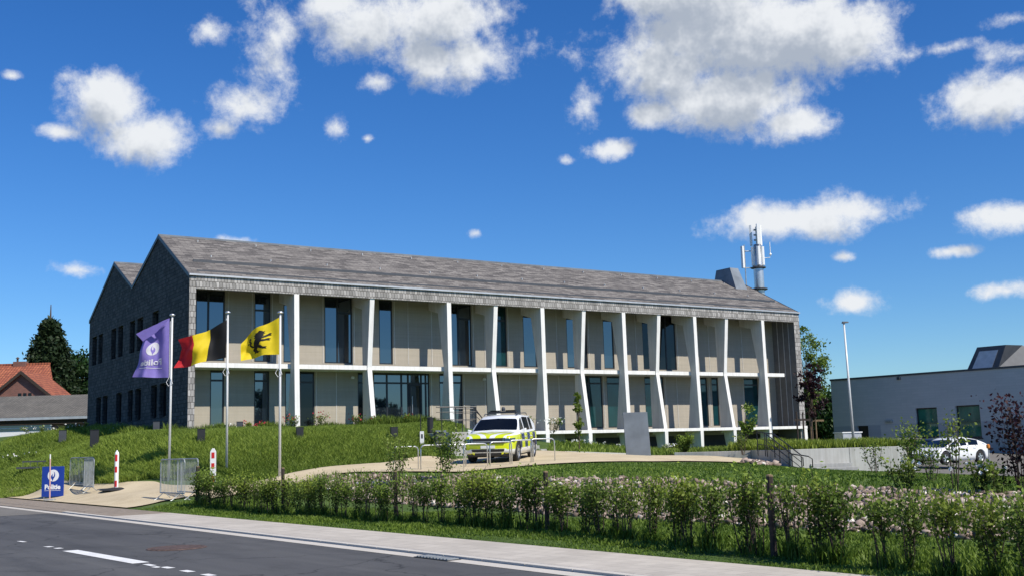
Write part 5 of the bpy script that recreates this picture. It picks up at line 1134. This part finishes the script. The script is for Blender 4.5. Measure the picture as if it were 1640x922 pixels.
b = MB(); b.box((wx(105),yw-.02,zb_+.6),(wx(120),yw+.01,zt_+.1)); b.build('window', 'glass_black', AN)
# ------------------------------------------------------------------ vehicles
def paint(name, base, kind=None):
    m, n, l, b = newmat(name); b.inputs['Roughness'].default_value = .28; b.inputs['Coat Weight'].default_value = .5; b.inputs['Coat Roughness'].default_value = .08
    t = n.new('ShaderNodeTexCoord'); sp = n.new('ShaderNodeSeparateXYZ'); l.new(t.outputs['Object'], sp.inputs[0])
    def mm(op, a, b_=None, c=None):
        k = n.new('ShaderNodeMath'); k.operation = op
        for i, x in enumerate((a, b_, c)):
            if x is None: continue
            if isinstance(x, (int, float)): k.inputs[i].default_value = x
            else: l.new(x, k.inputs[i])
        return k.outputs[0]
    no = n.new('ShaderNodeTexNoise'); no.inputs['Scale'].default_value = 4; l.new(t.outputs['Object'], no.inputs['Vector'])
    r = ramp(n, [(.3, [c*.95 for c in base]), (.7, base)]); l.new(no.outputs[0], r.inputs[0]); col = r.outputs[0]
    if kind == 'police':
        X_, Y_, Z_ = sp.outputs; AY = mm('ABSOLUTE', Y_)
        def mix(f, a, b_):
            k = n.new('ShaderNodeMix'); k.data_type = 'RGBA'; l.new(f, k.inputs[0])
            for i, x in ((6, a), (7, b_)):
                if isinstance(x, tuple): k.inputs[i].default_value = (*x, 1)
                else: l.new(x, k.inputs[i])
            return k.outputs[2]
        cx_ = mm('FLOORED_MODULO', mm('FLOOR', mm('DIVIDE', mm('ADD', X_, 10.05), .47)), 2); cz_ = mm('FLOORED_MODULO', mm('FLOOR', mm('DIVIDE', mm('SUBTRACT', Z_, .47), .26)), 2)
        chk = mm('ABSOLUTE', mm('SUBTRACT', cx_, cz_)); side = mix(chk, (.62,.70,.01), (.02,.035,.12))
        side = mix(mm('GREATER_THAN', X_, 1.15), side, (.62,.70,.01))
        inz = mm('MULTIPLY', mm('GREATER_THAN', Z_, .47), mm('LESS_THAN', Z_, mm('ADD', .99, mm('MULTIPLY', X_, -.02))))
        isside = mm('MULTIPLY', inz, mm('GREATER_THAN', AY, mm('SUBTRACT', .80, mm('MULTIPLY', .11, mm('MAXIMUM', mm('SUBTRACT', X_, 1.1), 0.0)))))
        col = mix(isside, col, side)
        chev = mm('LESS_THAN', mm('FLOORED_MODULO', mm('ADD', mm('MULTIPLY', X_, 1.5), mm('MULTIPLY', AY, 1.9)), .95), .58)
        hood = mm('MULTIPLY', mm('MULTIPLY', mm('GREATER_THAN', X_, 1.35), mm('LESS_THAN', AY, .801)), mm('GREATER_THAN', Z_, .87)); hood = mm('MULTIPLY', hood, chev)
        col = mix(hood, col, (.62,.70,.01))
        fr = mm('MULTIPLY', mm('MULTIPLY', mm('GREATER_THAN', X_, 1.7), mm('LESS_THAN', Z_, .72)), mm('GREATER_THAN', Z_, .50)); col = mix(fr, col, (.62,.70,.01))
    l.new(col, b.inputs['Base Color']); return m
MAT['police_paint'] = paint('police_paint', (.80,.82,.84), 'police'); MAT['car_white'] = paint('car_white', (.80,.81,.82)); MAT['car_dark'] = paint('car_dark', (.03,.035,.045)); MAT['car_beige'] = paint('car_beige', (.36,.33,.27)); 
def car(label, loc, head, Lc, Wc, Hc, style, mat, police=False):
    T = thing('police_car' if police else 'parked_car', label, 'car', loc, head)
    h = Lc/2; K = 56; xs = np.linspace(-h, h, K)
    if style == 'suv':
        belt = [(-h,.98),(-h+.3,1.05),(0,1.02),(.75,1.04),(1.0,1.06),(h-.35,1.0),(h-.10,.94),(h-.02,.87),(h,.80)]
        roof = [(-h,.99),(-h+.06,1.06),(-h+.62,Hc-.16),(-h+.9,Hc-.05),(-.2,Hc),(.25,Hc-.04),(.55,Hc-.16),(1.18,1.07),(h-.35,1.01),(h-.10,.95),(h-.02,.88),(h,.81)]
        wx_ = (-1.33, 1.36); wr = .36; zc = .36; bot = .26
    else:
        belt = [(-h,.86),(-h+.4,.98),(0,.95),(.9,.93),(h-.4,.76),(h-.1,.64),(h,.55)]
        roof = [(-h,.87),(-h+.15,1.0),(-h+1.0,Hc-.14),(-.4,Hc),(.1,Hc-.02),(.5,Hc-.14),(1.45,.90),(h-.4,.77),(h-.1,.65),(h,.55)]
        wx_ = (-1.42, 1.44); wr = .345; zc = .345; bot = .2
    hwf = lambda x: Wc/2*(1-.10*max(0,(abs(x)-(h-.75))/.75)**2.0-.06*max(0,(abs(x)-(h-.2))/.2)**2)
    bf = lambda x: float(np.interp(x, *zip(*belt))); rf_ = lambda x: max(float(np.interp(x, *zip(*roof))), bf(x)+.008)
    def zb(x):
        z = bot+.10*max(0,(abs(x)-(h-.5))/.5)
        for w in wx_:
            d_ = abs(x-w)
            if d_ < wr+.07: z = max(z, zc+math.sqrt((wr+.07)**2-d_**2))
        return z
    xs = np.sort(np.r_[xs, [w+s*(wr+.069) for w in wx_ for s in (-1, 1)]]); K = len(xs)
    def sec(x):
        hw = hwf(x); z0 = zb(x); bz = bf(x); rz = rf_(x); cab = rz-bz; k = min(1, cab/.5)
        zmid = max(.55*bz+.12, z0+.01); ins = .02+.17*k*(cab/ (Hc-1.0))
        ht = hw-.05-ins if cab > .03 else hw*.93
        a = [(hw*.965, z0), (hw*1.0, max(z0+.005, z0*.5+zmid*.5)), (hw*1.0, max(zmid, z0+.02)), (hw*.985, max(bz-.10, z0+.03)), (hw*.945, max(bz, z0+.04)),
             (hw*.93 if cab > .03 else hw*.86, bz+min(.012, cab*.5)), (ht+.02 if cab > .03 else hw*.7, bz+cab*.90 if cab > .03 else rz+.01), (ht*.88 if cab > .03 else hw*.5, rz if cab > .03 else rz+.022), (0, rz+.028)]
        return a
    secs = [sec(x) for x in xs]; n = 9; ring = 2*n-1
    V = []
    for x, s_ in zip(xs, secs):
        V += [(x, y, z) for y, z in s_]+[(x, -y, z) for y, z in s_[:-1][::-1]]
    Fs = []
    for i in range(K-1):
        for j in range(ring-1): Fs.append((i*ring+j, (i+1)*ring+j, (i+1)*ring+j+1, i*ring+j+1))
        Fs.append((i*ring+ring-1, (i+1)*ring+ring-1, (i+1)*ring, i*ring))
    Fs.append(tuple(range(ring))); Fs.append(tuple((K-1)*ring+j for j in range(ring-1, -1, -1)))
    b = MB(); b.add(V, Fs); body = b.build('body', mat, T, smooth=True, uv=False)
    b = MB()     # dark underbody
    b.box((-h+.25,-Wc/2+.12,.2),(h-.25,Wc/2-.12,.55)); b.build('underbody', 'rubber', T, uv=False)
    # glazing
    def grid(sel, j0, j1, name, mt='glass_black', offs=.010, side=1, e=(0,0)):
        ii = [i for i in range(K) if sel(xs[i])]; b = MB()
        for a_i, b_i in zip(ii[:-1], ii[1:]):
            def gp(i, f, j):
                y0, z0 = secs[i][j]; y1, z1 = secs[i][j+1]; y = y0+(y1-y0)*f; z = z0+(z1-z0)*f; return np.array([xs[i], side*(y+offs*.9), z+offs*.35])
            b.quad(gp(a_i, e[0], j0), gp(b_i, e[0], j0), gp(b_i, 1-e[1], j0), gp(a_i, 1-e[1], j0))
        if b.v: return b.build(name, mt, T, uv=False)
    if style == 'suv': ranges = [(-h+.75,-1.0),(-.92,.02),(.1,.86)]; ws = (.50,1.16); rs = (-h+.08,-h+.6)
    else: ranges = [(-1.35,-.5),(-.45,.2),(.27,1.0)]; ws = (.48,1.42); rs = (-h+.2,-h+1.05)
    for sd in (1, -1):
        for a0, a1 in ranges: grid(lambda x: a0 <= x <= a1, 5, 6, 'side_window', side=sd, e=(.08,.04))
    def screen(x0, x1, name):
        ii = [i for i in range(K) if x0 <= xs[i] <= x1]; b = MB(); sgn = 1 if x0 > 0 else -1
        for a_i, b_i in zip(ii[:-1], ii[1:]):
            def rowp(i):
                s_ = secs[i]; out = []
                yb, z_b = s_[6]; yc, z_c = s_[7]
                pts_ = [(yb*.93, z_b+.0+(z_c-z_b)*.25), (yc, z_c), (0, s_[8][1])]
                pts_ = pts_+[(-y, z) for y, z in pts_[:-1][::-1]]
                return [np.array([xs[i]+.012*sgn, y, z+.012]) for y, z in pts_]
            A_, B2 = rowp(a_i), rowp(b_i)
            for q in range(4): b.quad(A_[q], B2[q], B2[q+1], A_[q+1])
        b.build(name, 'glass_black', T, uv=False)
    screen(ws[0], ws[1], 'windscreen'); screen(rs[0], rs[1], 'rear_window')
    # wheels
    for w in wx_:
        for sd in (1, -1):
            y = sd*(Wc/2-.125); b = MB(); k = 28
            prof = [(wr*.62,-.11),(wr*.93,-.115),(wr,-.08),(wr,.08),(wr*.93,.115),(wr*.62,.11)]
            vs_ = [(w+r_*cos(2*pi*q/k), y+o_, zc+r_*sin(2*pi*q/k)) for r_, o_ in prof for q in range(k)]
            b.add(vs_, [(p_*k+q, p_*k+(q+1) % k, (p_+1)*k+(q+1) % k, (p_+1)*k+q) for p_ in range(5) for q in range(k)]); wh = b.build('wheel', 'rubber', T, uv=False)
            b = MB(); yo = y+sd*.085; R_ = wr*.62
            b.add([(w+R_*cos(2*pi*q/k), y+sd*.05, zc+R_*sin(2*pi*q/k)) for q in range(k)], [tuple(range(k))]); b.build('brake_disc', 'dark_frame', wh, uv=False)
            b = MB()
            for q in range(5):
                a = 2*pi*q/5+.2; c_, s_ = cos(a), sin(a); pw = .035
                b.prism([(w+c_*.03-s_*pw, yo, zc+s_*.03+c_*pw), (w+c_*.03+s_*pw, yo, zc+s_*.03-c_*pw), (w+c_*R_+s_*pw*1.5, yo, zc+s_*R_-c_*pw*1.5), (w+c_*R_-s_*pw*1.5, yo, zc+s_*R_+c_*pw*1.5)], (0, -sd*.02, 0))
            tr_ = [(w+R_*cos(2*pi*q/k), yo, zc+R_*sin(2*pi*q/k)) for q in range(k+1)]; b.tube(tr_, .018, 6, cap=False); b.lathe([(.001,0)]*2, (w, yo, zc), 3)
            b.build('rim', 'steel', wh, uv=False)
    # front: headlights, grille, bumper intake, plate, mirrors, door lines
    zh_ = .80 if style == 'suv' else .62
    for sd in (1, -1):
        b = MB(); za, zc_ = zh_-.07, zh_+.06
        o_ = .0 if style == 'suv' else -.03
        for (xa, ya), (xb, yb) in (((h+.028+o_,.55),(h+.012+o_,.80)), ((h+.012+o_,.801),(h-.30+o_,.945))): b.hexa([(xa,sd*ya,za),(xb,sd*yb,za),(xb-.15,sd*(yb-.12),za),(xa-.15,sd*(ya-.02),za),(xa-.01,sd*ya,zc_),(xb-.01,sd*yb,zc_),(xb-.15,sd*(yb-.12),zc_),(xa-.15,sd*(ya-.02),zc_)])
        b.build('headlight', 'glass' if police else 'zinc', T, uv=False)
        b = MB(); b.box((-h-.01 if style == 'suv' else -h-.01,sd*.55-.16,.78),(-h+.12,sd*.55+.2,.90)); b.build('tail_light', 'red', T, uv=False)
        mz = 1.06 if style == 'suv' else .98; b = MB(); b.hexa([(.74,sd*(Wc/2-.08),mz-.05),(.92,sd*(Wc/2-.08),mz-.05),(.94,sd*(Wc/2+.16),mz-.05),(.76,sd*(Wc/2+.18),mz-.05),(.74,sd*(Wc/2-.08),mz+.03),(.90,sd*(Wc/2-.08),mz+.03),(.90,sd*(Wc/2+.16),mz+.12),(.77,sd*(Wc/2+.18),mz+.12)]); b.build('wing_mirror', 'white_paint' if 'white' in mat or police else 'black_steel', T, bevel=.02, uv=False)
        b = MB()
        for x in ((-.05, .98, -1.0) if style == 'suv' else (-.35, .75)):
            b.box((x-.006,sd*(Wc/2-.02),.42),(x+.006,sd*(Wc/2+.003),.92))
        b.build('door_seam', 'dark_frame', T, uv=False)
        for x in ((-.75, .2) if style == 'suv' else (-.95, 0.0)):
            b = MB(); b.box((x-.1,sd*(Wc/2-.03),.84),(x+.1,sd*(Wc/2+.02),.87)); b.build('door_handle', 'white_paint', T, uv=False)
    b = MB(); b.hexa([(h+.03,-.62,zh_-.11),(h+.03,.62,zh_-.11),(h-.2,.62,zh_-.11),(h-.2,-.62,zh_-.11),(h+.012,-.64,zh_+.075),(h+.012,.64,zh_+.075),(h-.2,.64,zh_+.075),(h-.2,-.64,zh_+.075)])
    if style == 'suv': b.build('grille', 'black_steel', T, uv=False); b = MB(); b.hexa([(h-.25,-.86,.24),(h-.02,-.6,.24),(h-.02,.6,.24),(h-.25,.86,.24),(h-.25,-.9,.50),(h+.014,-.60,.50),(h+.014,.60,.50),(h-.25,.9,.50)]); b.build('bumper_intake', 'black_steel', T, bevel=.03, uv=False)
    if police: b = MB(); b.box((h-.01,-.6,zh_-.055),(h+.045,.6,zh_-.03)); b.build('grille_bar', 'steel', T, uv=False)
    b = MB(); b.box((h+.0,-.26,.52),(h+.02,.26,.62)); b.build('number_plate', 'white_paint', T, uv=False)
    if police:
        b = MB(); b.box((-.45,-.55,Hc+.06),(-.1,.55,Hc+.14)); lb = b.build('light_bar', 'black_steel', T, bevel=.02, uv=False)
        for sd in (1, -1): b = MB(); b.box((-.42,sd*.30-.18,Hc+.142),(-.13,sd*.30+.18,Hc+.18)); b.build('blue_lens', 'glass_black', lb, bevel=.01, uv=False)
        b = MB(); b.lathe([(.07,0),(.07,.1),(.03,.16)], (-.3,.0,Hc+.15), 10); b.build('beacon', 'dark_zinc', T, uv=False)
        for sd in (1, -1): b = MB(); b.tube([(-1.5,sd*.62,Hc-.01),(-1.35,sd*.62,Hc+.05),(.1,sd*.62,Hc+.05),(.25,sd*.62,Hc-.01)], .02, 6); b.build('roof_rail', 'dark_zinc', T, uv=False)
        for sd in (.34, -.34):
            b = MB(); b.lathe([(.2,.7),(.24,1.0),(.17,1.12),(.07,1.15),(.1,1.2),(.1,1.32),(.04,1.38)], (.1,sd,0), 10); b.build('seat', 'dark_zinc', T, uv=False)
        for sd in (1, -1):   # lower fog trim
            b = MB(); b.prism([(h-.02,sd*.5,.30),(h-.12,sd*.78,.34),(h-.10,sd*.80,.42),(h-.0,sd*.5,.36)], (.03,0,0)); b.build('bumper_stripe', 'yellow', T, uv=False)
    return T
hd = math.atan2(-cos(radians(13)), -sin(radians(13)))
p0 = og(806, 733, 41.4); f_pt = np.array([cos(hd), sin(hd)])
zf = g1(*(p0[:2]+f_pt*1.35)); zr_ = g1(*(p0[:2]-f_pt*1.33)); pc = car('white police car with yellow and blue chequers parked on the gravel', (p0[0], p0[1], (zf+zr_)/2+.045), hd, 4.5, 1.86, 1.66, 'suv', 'police_paint', True)
pc.rotation_euler = (0, math.atan2(zr_-zf, 2.7)*1.0, hd)
hd2 = math.atan2(-.50, -.86); 
p = at(1522, 742, 61); car('white sedan parked side on at the right before the grey building', (p[0], p[1], p[2]), hd2, 4.7, 1.86, 1.45, 'sedan', 'car_white')
p = at(1492, 738, 72); car('dark car behind the bonnet of the white sedan', (p[0], p[1], p[2]-.1), hd2, 4.5, 1.82, 1.6, 'suv', 'car_dark')
p = at(1444, 735, 73); car('beige car behind the grass bed, only its roof showing', (p[0], p[1], p[2]-.1), hd2, 4.5, 1.82, 1.5, 'suv', 'car_beige')
p = at(1362, 722, 76); T = thing('white_container', 'small white container trailer behind the grass bed beside the street lamp', 'trailer', (p[0], p[1], p[2]), .2)
b = MB(); b.box((-.8,-.6,.2),(.6,.6,1.25)); b.build('body', 'zinc', T, bevel=.03, uv=False); b = MB(); b.box((-.85,-.65,1.253),(.65,.65,1.33)); b.build('lid', 'white_paint', T, uv=False)
for x in (-.5,.3): b = MB(); b.tube([(x,-.7,.2),(x,-.61,.2)], .2, 14); b.build('wheel', 'rubber', T, uv=False)
p = og(1585,742,56); T = thing('amber_beacon', 'small amber warning light on a post behind the white sedan', 'warning light', p); b = MB(); b.tube([(0,0,0),(0,0,1.25)], .03, 6); b.build('post', 'galv', T, uv=False); b = MB(); b.lathe([(.06,0),(.09,.05),(.09,.18),(.03,.22)], (0,0,1.25), 10); b.build('lens', 'amber', T, uv=False)
# parking surface behind the bed
pk = [at(1330,760,58), at(1700,770,50)]; 
drape('car_park', [at(1465,740,52), at(1700,745,48)], [at(1345,700,84), at(1720,700,70)], 'asphalt_old', .04, 14)
# ------------------------------------------------------------------ trees across the road, only seen mirrored in the windows
for i, (x, y) in enumerate([(74,14),(66,0),(84,30),(58,-14)]):
    tree('roadside_tree', ['broad dark tree across the road, right of the view','dark tree across the road beside the broad one','tall dark tree farther along the road','dark tree across the road nearest the camera'][i], (x, y, -.05), 60+i, 8, .3, 3.8, (2, 9.5+i), 'dark_leaf', 60, 110, .3)
